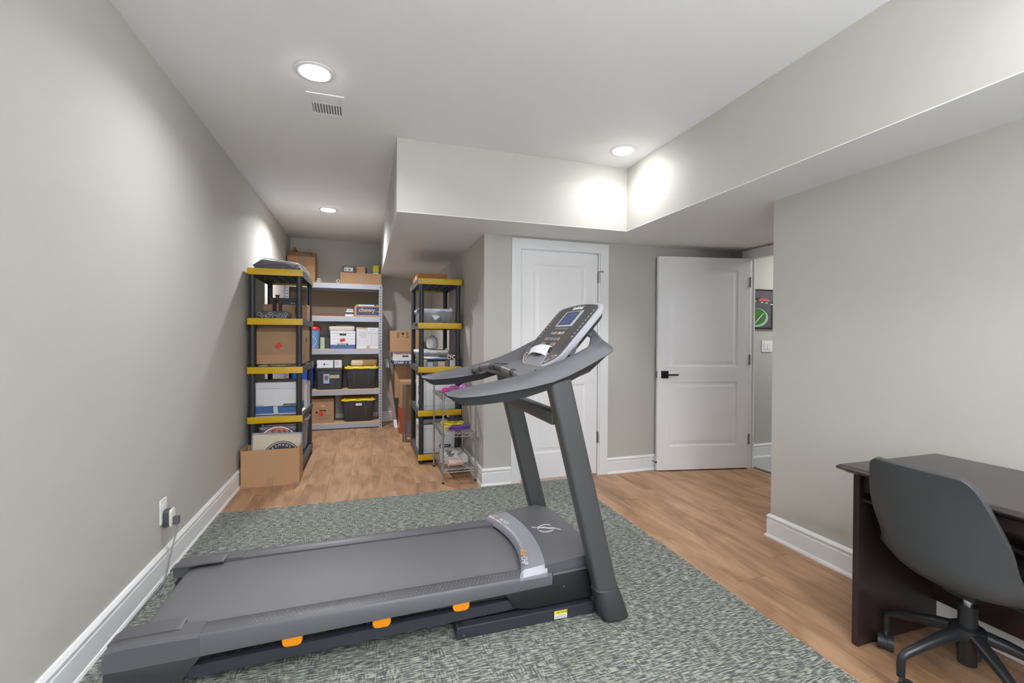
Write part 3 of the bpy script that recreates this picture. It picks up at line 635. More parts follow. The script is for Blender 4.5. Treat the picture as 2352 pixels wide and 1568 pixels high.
kt = obj('drawer', box(1.945, .14, .648, 1.957, .98, .713, .002), ESPR, dk); obj('drawer_panel', box(1.941, .155, .660, 1.946, .965, .702, .0015), mat('drawer_face', (74, 60, 58), .3), kt)
obj('rail', box(1.95, .085, .60, 1.975, 1.333, .612, .001), ESPR, dk)

# ------------------------------------------------------------------ chair
CX, CY = 2.064, 1.044
ch = thing('office_chair', 'black armless swivel chair pulled up to the dark desk', 'chair', (CX, CY, 0), rad(-4))
def shell():
    # v: from seat front edge to top of the back; (x, z, halfwidth, wrap)
    P = [(.235, .372, .185, .004), (.20, .384, .215, .01), (.10, .388, .238, .030), (.0, .384, .245, .045), (-.08, .388, .243, .062), (-.14, .405, .235, .080), (-.185, .450, .222, .085), (-.208, .520, .214, .075), (-.222, .60, .214, .055), (-.238, .68, .200, .035), (-.255, .76, .178, .02), (-.266, .806, .158, .008), (-.270, .826, .132, .004)]
    Q = spline([Vector((a, b, c)) for a, b, c, d in P], 3); D = spline([Vector((d, 0, 0)) for a, b, c, d in P], 3)
    grid = []; nu = 14
    for i, q in enumerate(Q):
        t = (Q[min(i+1, len(Q)-1)]-Q[max(i-1, 0)]); t = Vector((t.x, 0, t.y)).normalized(); nn = Vector((-t.z, 0, t.x))
        if nn.x < 0 and nn.z < 0: nn = -nn
        nn = Vector((abs(t.z), 0, abs(t.x))).normalized()
        row = []
        for j in range(nu+1):
            u = -1+2*j/nu; row.append(Vector((q.x, u*q.z, q.y))+nn*(D[i].x*abs(u)**2.4))
        grid.append(row)
    bm = bmesh.new(); V = [[bm.verts.new(p) for p in r] for r in grid]
    for a, b in zip(V, V[1:]):
        for j in range(nu): bm.faces.new((a[j], a[j+1], b[j+1], b[j]))
    bmesh.ops.recalc_face_normals(bm, faces=bm.faces)
    bmesh.ops.solidify(bm, geom=bm.faces[:], thickness=.022)
    bmesh.ops.recalc_face_normals(bm, faces=bm.faces)
    return bm
so = obj('seat_shell', shell(), CHAIRP, ch, smooth=True)
mb = so.modifiers.new('round', 'BEVEL'); mb.width = .008; mb.segments = 3; mb.limit_method = 'ANGLE'; mb.angle_limit = rad(50)
obj('seat_plate', box(-.05, -.05, .352, .09, .05, .374, .005), CHM, ch)
ga = obj('gas_lift', join(cyl((0, 0, .105), (0, 0, .318), .027, 24)), CHM, ch, smooth=True)
obj('piston', cyl((0, 0, .31), (0, 0, .352), .0145, 20), mat('chrome_piston', (210, 210, 214), .15, metal=.9), ga, smooth=True)
obj('hub_ring', lathe([(.028, .205), (.048, .208), (.052, .220), (.048, .238), (.030, .243)], 28), CHM, ch, smooth=True)
obj('lever', tube([(.05, -.06, .352), (.06, -.16, .35), (.07, -.25, .325), (.072, -.28, .31)], [.004, .008], 8, smooth=3), BLKP, ch, smooth=True)
for k in range(5):
    a = rad(94.6+4+72*k); c, s_ = math.cos(a), math.sin(a); R_ = .256
    Pf = lambda r, z: (c*r, s_*r, z)
    lg = obj('leg', tube([Pf(.03, .218), Pf(.10, .200), Pf(.17, .176), Pf(R_-.018, .150), Pf(R_-.003, .138), Pf(R_, .115), Pf(R_, .072)], [.023, .0215, .017, .0145, .0135, .0135, .0125][:7], 14), CHM, ch, smooth=True)
    ca = obj('caster', cyl(Pf(R_, .076), Pf(R_, .045), .006, 10), HINGE, ch)
    ax = Vector((-s_, c, 0)); ax = Vector((math.cos(a+.5), math.sin(a+.5), 0)); cc = Vector(Pf(R_+.0, .0295))+Vector((-math.sin(a+.5), math.cos(a+.5), 0))*.016
    for sgn in (-1, 1): obj('caster_wheel', cyl(cc+ax*sgn*.006, cc+ax*sgn*.026, .029, 24), BLKP, ca, smooth=True)
    obj('caster_hood', tube([cc-ax*.005, cc+ax*.005], .026, 16), BLKP, ca)
# ------------------------------------------------------------------ plastic shelving units
def plastic_shelf(x0, x1, y0, y1, label, tiers, lean=0):
    t = thing('plastic_shelving_unit', label, 'shelf', ((x0+x1)/2, (y0+y1)/2, 0), group='black and yellow plastic shelving units', world=True)
    h = .058
    for z in tiers:
        p = obj('shelf_tray', join(boxes((x0, y0+.004, z-h, x0+.006, y1-.004, z), (x1-.006, y0+.004, z-h, x1, y1-.004, z), (x0+.006, y0+.006, z-.016, x1-.006, y1-.006, z-.008)),
                boxes(*[(x0+.006+(x1-x0-.012)*f-.003, y0+.01, z-h+.01, x0+.006+(x1-x0-.012)*f+.003, y1-.01, z-.016) for f in (.3, .5, .7)]),
                boxes(*[(x0+.02, y0+(y1-y0)*f-.003, z-h+.012, x1-.02, y0+(y1-y0)*f+.003, z-.0162) for f in (.12, .35, .65, .88)])), TRAY, t)
        for y, s in ((y0, 1), (y1, -1)):
            a, b = sorted((y-s*.003, y+s*.005)); e = .010
            obj('end_trim', prism([(q, r) for q, r in rrect(x0-.004, z-h, x1+.004, z+.001, .005, 3)], a-.0, b, 'y', .0025, 2), YEL, p, smooth=True)
    for x in (x0+.030, x1-.030):
        for y in (y0+.034, y1-.034):
            obj('post', cyl((x, y, .0), (x, y, tiers[0]-.017), .0245, 18), BLKS, t, smooth=True)
    for x in (x0+.030, x1-.030):
        for y in (y0+.034, y1-.034):
            obj('foot', lathe([(.020, .001), (.027, .003), (.030, .03), (.030, .04)], 16, (x, y, 0)), BLKS, t, smooth=True)
    return t
TL_ = [1.868, 1.426, .992, .550, .115]
plastic_shelf(-.988, -.548, 4.51, 5.37, 'tall black and yellow plastic shelving unit against the left wall', TL_)
TR_ = [1.852, 1.408, .968, .532, .092]
plastic_shelf(.500, .930, 4.58, 5.44, 'tall black and yellow plastic shelving unit against the right alcove wall', TR_)

# ------------------------------------------------------------------ steel rack
RX0, RX1, RY0, RY1 = -1.008, .218, 6.615, 7.045
rk = thing('steel_rack', 'wide galvanised steel rack with punched posts against the back wall', 'shelf', (-.4, 6.83, 0), world=True)
def punched(xa, xb, y, ydir, h):
    bm = bmesh.new(); lo, hi = min(xa, xb), max(xa, xb); z = .012; st = .040
    mx = (lo+hi)/2
    bm_box(bm, lo, y-.001, 0, mx-.006, y+.001, h); bm_box(bm, mx+.006, y-.001, 0, hi, y+.001, h)
    zz = 0
    while zz < h:
        bm_box(bm, mx-.006, y-.001, zz, mx+.006, y+.001, min(h, zz+.020)); zz += st
    bm_box(bm, xa-.001 if xa < xb else xa-.001, min(y, y+ydir*.036), 0, xa+.001, max(y, y+ydir*.036), h)
    return bm
for xa, xb in ((RX0, RX0+.042), (RX1, RX1-.042)):
    for y, d in ((RY0, 1), (RY1, -1)): obj('punched_post', punched(xa, xb, y, d, 1.994), GALV, rk)
    obj('slot_shade_strip', box(min(xa, xb)+.010, RY0+.006, 0, max(xa, xb)-.010, RY0+.008, 1.99), mat('slot_shadow_metal', (70, 70, 74), .6), rk)  # dark strip coloured as the shade inside the punched slots
RT = [1.995, 1.545, 1.098, .540, .085]
for z in RT:
    bmz = z-.018
    obj('beam', bevel(boxes((RX0+.040, RY0+.002, bmz-.055, RX1-.040, RY0+.012, bmz+.010)), .002, 1), GALV, rk)
    obj('beam', bevel(boxes((RX0+.040, RY1-.012, bmz-.055, RX1-.040, RY1-.002, bmz+.010)), .002, 1), GALV, rk)
    for x in (RX0+.004, RX1-.012): obj('side_beam', box(x, RY0+.04, bmz-.04, x+.008, RY1-.04, bmz+.010), GALV, rk)
    obj('shelf_board', box(RX0+.004, RY0+.012, z-.014, RX1-.004, RY1-.012, z), PBOARD, rk)

# ------------------------------------------------------------------ box builders
def carton(label, x0, y0, z0, x1, y1, z1, m=CARD, rz=0, tape=True, opened=None, cat='box', name='cardboard_box', group=None, tz=None, fl=.10):
    cx, cy = (x0+x1)/2, (y0+y1)/2; w, d, h = (x1-x0)/2, (y1-y0)/2, z1-z0
    t = thing(name, label, cat, (cx, cy, z0), rz, group)
    if opened is None:
        obj('body', box(-w, -d, .001, w, d, h-.004, .003, 1), m, t)
        obj('flap', box(-w+.001, -d+.001, h-.004, w-.001, -.0008, h, 0), m, t); obj('flap', box(-w+.001, .0008, h-.004, w-.001, d-.001, h, 0), m, t)
        if tape:
            obj('tape', join(boxes((-.024, -d-.0006, h*.72 if tz is None else tz, .024, -d-.0001, h), (-.024, -d, h+.0001, .024, d, h+.0005))), TAPE, t)
    else:
        k = .004
        obj('body', boxes((-w, -d, .001, w, -d+k, h), (-w, d-k, .001, w, d, h), (-w, -d+k, .001, -w+k, d-k, h), (w-k, -d+k, .001, w, d-k, h), (-w+k, -d+k, .001, w-k, d-k, .005)), m, t)
        for side, ang in opened.items():
            a = rad(ang); c_, s_ = math.cos(a), math.sin(a)   # 0 = flat outwards, 90 = straight up, 180 = shut
            L = d*fl/.1 if side in 'fb' else w*.9*fl/.1
            if side == 'f': bm = prism([(-d, h), (-d-c_*L, h+s_*L), (-d-c_*L+.003*s_, h+s_*L+.003*c_), (-d+.004, h+.001)], -w, w, 'x')
            if side == 'b': bm = prism([(d, h), (d+c_*L, h+s_*L), (d+c_*L-.003*s_, h+s_*L+.003*c_), (d-.004, h+.001)], -w, w, 'x')
            if side == 'l': bm = prism([(-w, h), (-w-c_*L, h+s_*L), (-w-c_*L+.003*s_, h+s_*L+.003*c_), (-w+.004, h+.001)], -d, d, 'y')
            if side == 'r': bm = prism([(w, h), (w+c_*L, h+s_*L), (w+c_*L-.003*s_, h+s_*L+.003*c_), (w-.004, h+.001)], -d, d, 'y')
            obj('flap', bm, m, t)
    return t
def P2(t, kind, x0, z0, x1, z1, m, d, name=None, e=.0008):   # flat print on the front (-Y) face at local depth -d
    return obj(name or kind, box(x0, -d-e, z0, x1, -d-.0001, z1), m, t)
def sticker(t, cx, cz, w, h, ang, m, d, name='sticker', label=None):
    pts = [(cx+a*math.cos(rad(ang))-b*math.sin(rad(ang)), cz+a*math.sin(rad(ang))+b*math.cos(rad(ang))) for a, b in ((-w, -h), (w, -h), (w, h), (-w, h))]
    return obj(name, prism(pts, -d-.0012, -d-.0002, 'y'), m, t, label=label)
def file_box(label, x0, y0, z0, x1, y1, z1, rz=0, band=BLUEP, bandh=.0, m=BOXW, lid=BOXLID, lidh=.055, hole=True, group=None):
    cx, cy = (x0+x1)/2, (y0+y1)/2; w, d, h = (x1-x0)/2, (y1-y0)/2, z1-z0
    t = thing('file_box', label, 'box', (cx, cy, z0), rz, group)
    obj('body', box(-w+.005, -d+.005, .001, w-.005, d-.005, h-.01, .003, 1), m, t)
    if lidh: obj('lid', bevel(loft([[(-w, -d, h-lidh), (w, -d, h-lidh), (w, d, h-lidh), (-w, d, h-lidh)], [(-w+.002, -d+.002, h), (w-.002, -d+.002, h), (w-.002, d-.002, h), (-w+.002, d-.002, h)]]), .003, 1), lid, t)
    if bandh: obj('printed_band', box(-w+.0044, -d+.0044, .002, w-.0044, d-.0044, bandh), band, t)
    if hole: obj('handle_hole', inset_pill(0, h-lidh-.032 if lidh else h-.07, .042, .012, d-.005), INK, t)
    return t
def inset_pill(cx, cz, w, h, d): return prism(rrect(cx-w, cz-h, cx+w, cz+h, h*.7, 4), -d-.0008, -d+.002, 'y')
def tote(label, x0, y0, z0, x1, y1, z1, m=TOTE, lidm=None, lidh=.035, tp=.08, group=None, name='storage_tote', rz=0, clasps=False):
    cx, cy = (x0+x1)/2, (y0+y1)/2; w, d, h = (x1-x0)/2, (y1-y0)/2, z1-z0
    t = thing(name, label, 'storage bin', (cx, cy, z0), rz, group)
    H = h-(lidh if lidm else 0); rr_ = .035
    def r(wi, di, z): return [(a, b, z) for a, b in rrect(-wi, -di, wi, di, min(rr_, wi*.3, di*.3), 4)]
    k = 1-tp; e = .014
    obj('tub', loft([r((w-e)*k-.008, (d-e)*k-.008, .001), r((w-e)*k, (d-e)*k, .010), r(w-e, d-e, H-.03), r(w-e, d-e, H-.028), r(w-.004, d-.004, H-.026), r(w-.004, d-.004, H-.001)]), m, t, smooth=True)
    yy = lambda z: (d-e)*(k+(1-k)*z/H)
    for sx in (-.42, .42):                                   # tapered ribs on the front
        xr = w*sx; q = loft([[(xr-.030, -yy(H-.05)-.005, H-.05), (xr+.030, -yy(H-.05)-.005, H-.05), (xr+.030, -yy(H-.05)+.01, H-.05), (xr-.030, -yy(H-.05)+.01, H-.05)], [(xr-.014, -yy(H*.2)-.004, H*.2), (xr+.014, -yy(H*.2)-.004, H*.2), (xr+.014, -yy(H*.2)+.01, H*.2), (xr-.014, -yy(H*.2)+.01, H*.2)]])
        obj('rib', bevel(q, .003, 1), m, t)
    if lidm:
        l_ = obj('lid', loft([r(w, d, H-.006), r(w, d, H+.008), r(w-.006, d-.006, H+.016), r(w-.03, d-.03, H+.018), r(w-.036, d-.036, H+lidh*.65), r(w-.05, d-.05, H+lidh*.7)]), lidm, t, smooth=True)
        for sx in (-.66, 0, .66): obj('lid_tab', box(w*sx-.035, -d-.004, H-.010, w*sx+.035, -d+.02, H+.016, .003), lidm, l_)
        for sx in (-.8, .8): obj('lid_stud', box(w*sx-.008, -d+.03, H+.016, w*sx+.008, -d+.045, H+.034, .003), lidm, l_)
    return t, H, yy
def scribble(t, x0, x1, z, d, m=INK, amp=.006, seed=0, r=.0014, name='handwriting'):
    rnd = random.Random(seed); n = max(4, int((x1-x0)/.007)); pts = [(x0+(x1-x0)*i/n, -d-.0012, z+rnd.uniform(-amp, amp)) for i in range(n+1)]
    return obj(name, tube(pts, r, 5), m, t)

# ------------------------------------------------------------------ contents, left shelving unit
# folded grey tarpaulin on top
from mathutils import noise as NZ
def folded(x0, x1, y0, y1, z0, z1, seed, layers=3, amp=.02, n=16):
    bms = []
    for k in range(layers):
        za, zb = z0+(z1-z0)*k/layers, z0+(z1-z0)*(k+1)/layers; i_ = .012*k
        bm = loft([[(a, b, z) for a, b in rrect(x0+i_+e, y0+i_+e, x1-i_-e, y1-i_-e, .03, 3)] for z, e in ((za+.001, .012), (za+(zb-za)*.3, .002), (za+(zb-za)*.7, 0), (zb-.001, .010))])
        bmesh.ops.subdivide_edges(bm, edges=[e for e in bm.edges if e.calc_length() > .05], cuts=3, use_grid_fill=True)
        bmesh.ops.triangulate(bm, faces=bm.faces[:])
        for v in bm.verts:
            q = NZ.noise_vector(v.co*9+Vector((seed, k, 0))); v.co.x += q.x*amp; v.co.y += q.y*amp
            if v.co.z > z0+.006: v.co.z = max(z0+.001, v.co.z+q.z*amp*.4)
        bms.append(bm)
    return bms
TARP = mat('grey_tarp', (88, 90, 96), .5, var=.08, bump=.2, bscale=60)
tp = thing('folded_tarp', 'folded grey tarp with a white edge on top of the left shelving unit', 'tarp', (-.75, 4.9, TL_[0]+.001), world=True)
z = TL_[0]+.001
sh = loft([[(-.935, 4.54, z+.001), (-.56, 4.55, z+.001), (-.553, 5.10, z+.001), (-.93, 5.15, z+.001)], [(-.962, 4.56, z+.030), (-.575, 4.54, z+.022), (-.553, 5.12, z+.02), (-.95, 5.18, z+.03)], [(-.90, 4.64, z+.098), (-.600, 4.60, z+.058), (-.560, 5.10, z+.04), (-.90, 5.16, z+.06)], [(-.88, 4.68, z+.104), (-.62, 4.66, z+.062), (-.58, 5.05, z+.05), (-.88, 5.10, z+.07)]])
bmesh.ops.subdivide_edges(sh, edges=sh.edges[:], cuts=4, use_grid_fill=True)
for v_ in sh.verts:
    q = NZ.noise_vector(v_.co*11)
    if v_.co.z > z+.004: v_.co += Vector((q.x*.010, q.y*.014, abs(q.z)*.010))
obj('tarp_body', sh, TARP, tp, smooth=True)
obj('white_hem', tube([(-.895, 4.64, z+.108), (-.80, 4.62, z+.098), (-.70, 4.605, z+.082), (-.60, 4.60, z+.066), (-.562, 4.80, z+.052), (-.548, 5.05, z+.030)], .0045, 8, smooth=3), INKW, tp, smooth=True)
obj('fold', loft([[(-.95, 4.548, z+.002), (-.93, 4.548, z+.012), (-.93, 4.60, z+.002)], [(-.80, 4.535, z+.002), (-.80, 4.54, z+.048), (-.80, 4.62, z+.03)], [(-.70, 4.53, z+.002), (-.69, 4.545, z+.052), (-.70, 4.62, z+.03)], [(-.60, 4.54, z+.002), (-.60, 4.545, z+.014), (-.60, 4.60, z+.002)]]), TARP, tp, smooth=True)
for x in (-.71, -.655, -.60): obj('grommet', tube([(x+.008*math.cos(k), 4.528, z+.010+.008*math.sin(k)) for k in [i*math.pi/5 for i in range(11)]], .0018, 5), HINGE, tp)
# tier 2
z = TL_[1]-.008
pb_ = thing('fabric_pouch', 'dark grey fabric pouch printed with white circles on the left shelving unit', 'pouch', (-.79, 4.62, z), world=True)
q = loft([[(a, b, zz) for a, b in rrect(-.93+e, 4.56+e, -.66-e, 4.72-e, .03, 3)] for zz, e in ((z+.001, .02), (z+.02, .002), (z+.05, 0), (z+.070, .012), (z+.078, .035))])
obj('pouch_body', q, mat('pouch_fabric', (92, 94, 98), .8, var=.08), pb_, smooth=True)
for cx, cz, r in ((-.905, .045, .018), (-.868, .015, .016), (-.835, .030, .018), (-.815, .052, .014), (-.78, .018, .020), (-.735, .030, .017), (-.70, .018, .012), (-.69, .05, .014)):
    obj('printed_ring', tube([(cx+r*math.cos(a), 4.5585, z+cz*.9+.006+r*.85*math.sin(a)) for a in [i*2*math.pi/16 for i in range(17)]], .0018, 5), LT, pb_)
bt = thing('brown_bottle', 'brown ceramic bottle standing behind the printed pouch', 'bottle', (-.795, 4.78, z))
obj('bottle_body', lathe([(.030, .001), (.037, .006), (.038, .145), (.036, .162), (.024, .182), (.0155, .194), (.0145, .205), (.0145, .228), (.020, .234), (.020, .240), (.014, .240), (.012, .2)], 24), mat('brown_glaze', (86, 58, 52), .3, var=.1), bt, smooth=True)
c = carton('narrow cardboard box behind the brown bottle on the left shelving unit', -.93, 4.86, z, -.548, 5.08, z+.155, CARD2)
P2(c, 'shipping_label', .085, .06, .12, .13, mat('box_print_dark', (88, 72, 60), .7), .11); obj('open_flap', box(.186, -.09, .145, .1925, .10, .158), CARDL, c)
bb = thing('flat_black_box', 'flat black box lying on the narrow cardboard box', 'box', (-.745, 4.98, z+.157), world=True)
obj('body', box(-.875, 4.90, z+.157, -.60, 5.07, z+.222, .003), BLKP, bb); obj('print_stripe', box(-.70, 4.899, z+.170, -.66, 4.8998, z+.176), LT, bb)
# tier 3: large open box
z = TL_[2]-.008
gp = thing('green_cloth', 'crumpled green cloth under the large box with a red diamond sticker', 'cloth', (-.76, 4.63, z), world=True)
q = loft([[(a, b, zz) for a, b in rrect(-.93+e, 4.56+e, -.60-e, 4.98-e, .05, 4)] for zz, e in ((z+.001, .01), (z+.012, 0), (z+.021, .01), (z+.025, .06))]); bmesh.ops.triangulate(q, faces=q.faces[:])
bmesh.ops.subdivide_edges(q, edges=q.edges[:], cuts=2)
for v_ in q.verts:
    n_ = NZ.noise(v_.co*30); v_.co.x += n_*.012; v_.co.z = min(z+.0265, max(z+.001, v_.co.z+(n_*.006 if v_.co.z > z+.005 else 0)))
obj('cloth_body', q, mat('green_cloth', (150, 164, 136), .8, var=.35, scale=30), gp, smooth=True)
obj('dark_strap', tube([(-.84, 4.56, z+.028), (-.80, 4.548, z+.014), (-.72, 4.546, z+.010), (-.64, 4.552, z+.018), (-.60, 4.56, z+.028)], .003, 6, smooth=4), INK, gp)
c = carton('large open cardboard box with a red diamond sticker', -.935, 4.60, z+.029, -.553, 5.10, z+.325, CARD2, opened={'f': 128, 'l': 120, 'r': 95}, fl=.035)
sticker(c, -.013, .165, .026, .021, 40, REDP, .25, 'red_sticker')
obj('panel_band', box(-.188, -.2506, .003, .188, -.2502, .085), CARD, c)
for i in range(4): P2(c, 'faint_print', .03, .16+i*.018, .10, .163+i*.018, mat('faint_print', (176, 142, 112), .8), .25)
obj('handle_hole', box(.1905, -.03, .20, .192, .06, .24), INK, c); obj('handle_hole', box(.1905, -.20, .04, .192, -.17, .09), INK, c)
# tier 4: white file box
z = TL_[3]-.008
pp_ = thing('paper_stack', 'loose papers and a magazine under the white file box', 'papers', (-.76, 4.6, z), world=True)
for i, (m_, a) in enumerate(((PAPER, 2), (mat('magazine_red', (170, 70, 70), .5), -3), (BLKP, 1), (PAPER, -2))):
    q = box(-.19, -.13, i*.005+.001, .19, .20, i*.005+.005); q.transform(Matrix.Translation((-.755, 4.70, z)) @ Matrix.Rotation(rad(a), 4, 'Z')); obj('sheet', q, m_, pp_)
c = file_box('white file box with a grey lid and blue base on the left shelving unit', -.948, 4.60, z+.022, -.585, 4.98, z+.305, bandh=.068, hole=False, lidh=.058)
obj('brand_badge', prism(rrect(.045, .055, .165, .085, .013, 4), -.1868, -.1856, 'y'), INK, c); text('BANKERS BOX', .016, front(.105, -.1871, .070), INKW, c, width=.105)
sticker(c, -.015, .032, .018, .033, 4, mat('torn_tape', (196, 204, 214), .4), .186, 'torn_tape'); P2(c, 'fine_print', -.175, .073, -.11, .077, INKG, .1852)
obj('handle_hole', box(.1765, -.05, .17, .1775, .05, .195), INK, c)
c = file_box('white file box with printed lines at the back of the left shelving unit', -.945, 5.02, z+.001, -.565, 5.34, z+.255, hole=False, lidh=.05)
obj('raised_flap', prism([(.12, .255), (.18, .29), (.19, .27), (.15, .23)], -.20, -.165, 'y'), BOXW, c)
for i in range(5): obj('side_print', box(.1851, -.13, .05+i*.026, .1858, .02, .054+i*.026), INKG, c)
# tier 5: grey tote, clear box
z = TL_[4]-.008
t, H, yy = tote('smoky grey plastic tote with a lid on the bottom of the left shelving unit', -.925, 4.60, z, -.585, 5.02, z+.365, m=CLEARG, lidm=mat('tote_grey_lid', (176, 178, 180), .5), lidh=.045)
obj('latch', box(-.06, -.222, H-.05, .05, -.212, H+.008, .003), mat('latch_grey', (120, 122, 130), .5), t)
t, H, yy = tote('clear plastic tote with a pale lid behind the smoky tote', -.93, 5.05, z, -.562, 5.35, z+.355, m=CLEARP, lidm=mat('pale_lid', (206, 210, 216), .4), lidh=.04)

# floor box in front with a framed sign and a round sign
c = carton('open cardboard box on the floor in front of the left shelving unit', -.985, 4.262, 0, -.541, 4.494, .312, CARD, opened={'r': 88, 'l': 84}, fl=.006)
obj('tape', box(-.025, -.1168, .001, .022, -.1161, .075), TAPE, c); obj('corner_tape', box(.17, -.1168, .001, .222, -.1161, .022), TAPE, c); obj('corner_tape', box(-.222, -.1168, .001, -.18, -.1161, .016), TAPE, c)
fr = thing('framed_sign', 'cream sign in a grey metal frame standing in the open floor box', 'sign', (-.752, 4.37, .01))
FRM = mat('sign_frame_metal', (150, 156, 158), .4, metal=.3); tilt = Matrix.Rotation(rad(-8), 4, 'X') @ Matrix.Rotation(rad(2.2), 4, 'Y')
def ft(bm): bm.transform(tilt); return bm
W_, H_ = .200, .415
for b in ((-W_, 0, 0, -W_+.012, .012, H_), (W_-.012, 0, 0, W_, .012, H_), (-W_+.012, 0, H_-.014, W_-.012, .012, H_), (-W_+.012, 0, 0, W_-.012, .012, .014)): obj('frame_rail', ft(box(*b)), FRM, fr)
sg = obj('sign_sheet', ft(box(-W_+.012, .004, .014, W_-.012, .008, H_-.014)), mat('sign_cream', (214, 202, 182), .6), fr)
for (r0, r1, mm) in ((.150, .157, INK), (.0, .143, mat('sign_charcoal', (62, 66, 74), .6))):
    q = bmesh.new(); n = 32; c0 = (.045, .185)
    if r0: 
        A = [[(c0[0]+r*math.cos(math.pi*2*i/n), y, c0[1]+r*math.sin(math.pi*2*i/n)) for i in range(n)] for r, y in ((r0, .0035), (r1, .0035), (r1, .0042), (r0, .0042))]
        q = loft([list(p) for p in zip(*A)]+[[A[k][0] for k in range(4)]], cap=False)
    else: q = prism([(c0[0]+r1*math.cos(math.pi*2*i/n), c0[1]+r1*math.sin(math.pi*2*i/n)) for i in range(n)], .0036, .0042, 'y')
    obj('round_logo', ft(q), mm, sg)
for i, ch_ in enumerate('EEMANS'):
    a = rad(128-i*13.5); text(ch_, .028, tilt @ frame((.045+.122*math.cos(a), .0033, .185+.122*math.sin(a)), (math.sin(a), 0, -math.cos(a)), (math.cos(a), 0, math.sin(a))), INKW, sg)
obj('screw', ft(cyl((-W_+.008, -.002, H_-.008), (-W_+.008, .0, H_-.008), .004, 8)), INK, fr); obj('screw', ft(cyl((W_-.008, -.002, H_-.008), (W_-.008, .0, H_-.008), .004, 8)), INK, fr)
rs = thing('round_sign', 'round orange and purple sign reading FAN standing in the floor box', 'sign', (-.735, 4.445, .01))
ts = Matrix.Rotation(rad(3), 4, 'Y')
def rd(r, y0, y1, cz): return prism([(r*math.cos(2*math.pi*i/40), cz+r*math.sin(2*math.pi*i/40)) for i in range(40)], y0, y1, 'y')
CZ = .303
for r, y0, y1, mm in ((.165, .002, .008, mat('sign_purple', (88, 82, 130), .5)), (.158, .0012, .002, INKW), (.150, .0004, .0012, mat('sign_orange', (208, 122, 84), .5))):
    obj('disc', rd(r, y0, y1, CZ), mm, rs)
text('FAN', .075, ts @ front(0, -.0002, CZ+.098), mat('sign_purple', (88, 82, 130), .5), rs, bold=.0025, width=.15)
obj('nail_hole', rd(.003, -.0002, .0004, CZ+.157), INK, rs)

# ------------------------------------------------------------------ contents, steel rack
z = RT[0]
c = carton('big cardboard box with raised flaps on top of the steel rack', -1.00, 6.70, z, -.657, 7.03, z+.345, opened={'f': 150, 'b': 150, 'l': 35+90, 'r': 125}, fl=.10)
obj('tape', box(-.045, -.1656, .16, .048, -.1651, .345), TAPE, c)
cl_ = thing('white_cloth', 'crumpled white cloth beside the big box on the steel rack', 'cloth', (-.62, 6.72, z), world=True)
obj('cloth_body', join(*folded(-.648, -.565, 6.66, 6.80, z+.001, z+.065, 3, 2, .008)), mat('off_white_cloth', (214, 206, 200), .9, var=.04), cl_, smooth=True)
tr = thing('tape_roll', 'small roll of tape at the rack edge beside the flat box', 'tape roll', (-.359, 6.66, z+.026))
obj('roll', tube([(0, -.02, 0), (0, .02, 0)], .0245, 20), mat('roll_cream', (214, 200, 190), .6), tr, smooth=True); obj('core', tube([(0, -.0212, 0), (0, .0212, 0)], .012, 16), mat('core_dark', (70, 56, 50), .7), tr)
c = carton('long flat cardboard box on top of the steel rack', -.330, 6.64, z, .208, 6.98, z+.150, tz=.0)
scribble(c, -.245, -.225, .085, .17, INK, .02, 5, .002)
c = thing('dark_carton', 'small dark grey box with a white label on the long flat box', 'box', (-.222, 6.78, z+.151))
obj('body', box(-.077, -.05, .001, .077, .05, .100, .002), mat('slate_box', (88, 90, 100), .6), c); lb_ = P2(c, 'label', -.066, .028, .052, .082, INKW, .05)
P2(c, 'print', -.052, .038, -.040, .062, INKG, .0508); P2(c, 'print', -.016, .044, .020, .060, INKG, .0508); P2(c, 'print', -.03, .092, .0, .096, LT, .0502)
c = carton('small cardboard box on the long flat box', -.110, 6.68, z+.151, .005, 6.92, z+.151+.093, rz=rad(-6)); scribble(c, -.048, -.036, .055, .12, INK, .012, 3, .0014)
c = thing('yellow_box', 'small bright yellow box on the long flat box', 'box', (.135, 6.74, z+.151))
obj('body', box(-.038, -.035, .001, .038, .035, .122, .002), mat('bright_yellow', (240, 224, 44), .5), c); P2(c, 'green_stripe', -.038, .022, .038, .034, mat('leaf_green', (120, 150, 70), .5), .035); P2(c, 'white_base', -.038, .002, .038, .022, INKW, .035)
P2(c, 'yellow_print', -.024, .052, .024, .056, mat('olive_print', (170, 156, 40), .5), .035)
# shelf 2
z = RT[1]
hb_ = tag(obj('hardboard_sheet', box(-.955, 7.020, z+.001, .17, 7.026, z+.370), HBOARD), 'large brown hardboard sheet leaning at the back of the steel rack', 'board')
tag(obj('brown_board', box(-.66, 6.72, z+.001, -.262, 6.98, z+.036, .002), mat('red_brown_board', (122, 76, 62), .6)), 'flat red-brown board lying on the second rack shelf', 'board')
for i, (x0, x1, z0, z1, mm, lb_, ink) in enumerate(((-.268, -.160, .001, .028, INKW, 'white slim box at the bottom of the small stack on the rack', None), (-.256, -.158, .029, .056, mat('dark_blue_box', (58, 62, 78), .5), 'dark blue slim box in the small stack on the rack', INKG), (-.262, -.158, .057, .070, PAPER, 'thin white packet in the small stack on the rack', None), (-.248, -.168, .071, .100, mat('pale_box', (206, 208, 210), .5), 'pale printed box topping the small stack on the rack', INKG))):
    t = thing('small_carton', lb_, 'box', ((x0+x1)/2, 6.68, z+z0), group='small stack of slim boxes'); w_ = (x1-x0)/2
    obj('body', box(-w_, -.04, 0, w_, .04, z1-z0, .001), mm, t)
    if ink: P2(t, 'print', -w_*.7, (z1-z0)*.3, w_*.7, (z1-z0)*.5, ink, .04)
c = carton('open cardboard box with a navy printed panel and tan lettering on the steel rack', -.148, 6.64, z+.001, .195, 6.95, z+.148, opened={}, m=CARD)
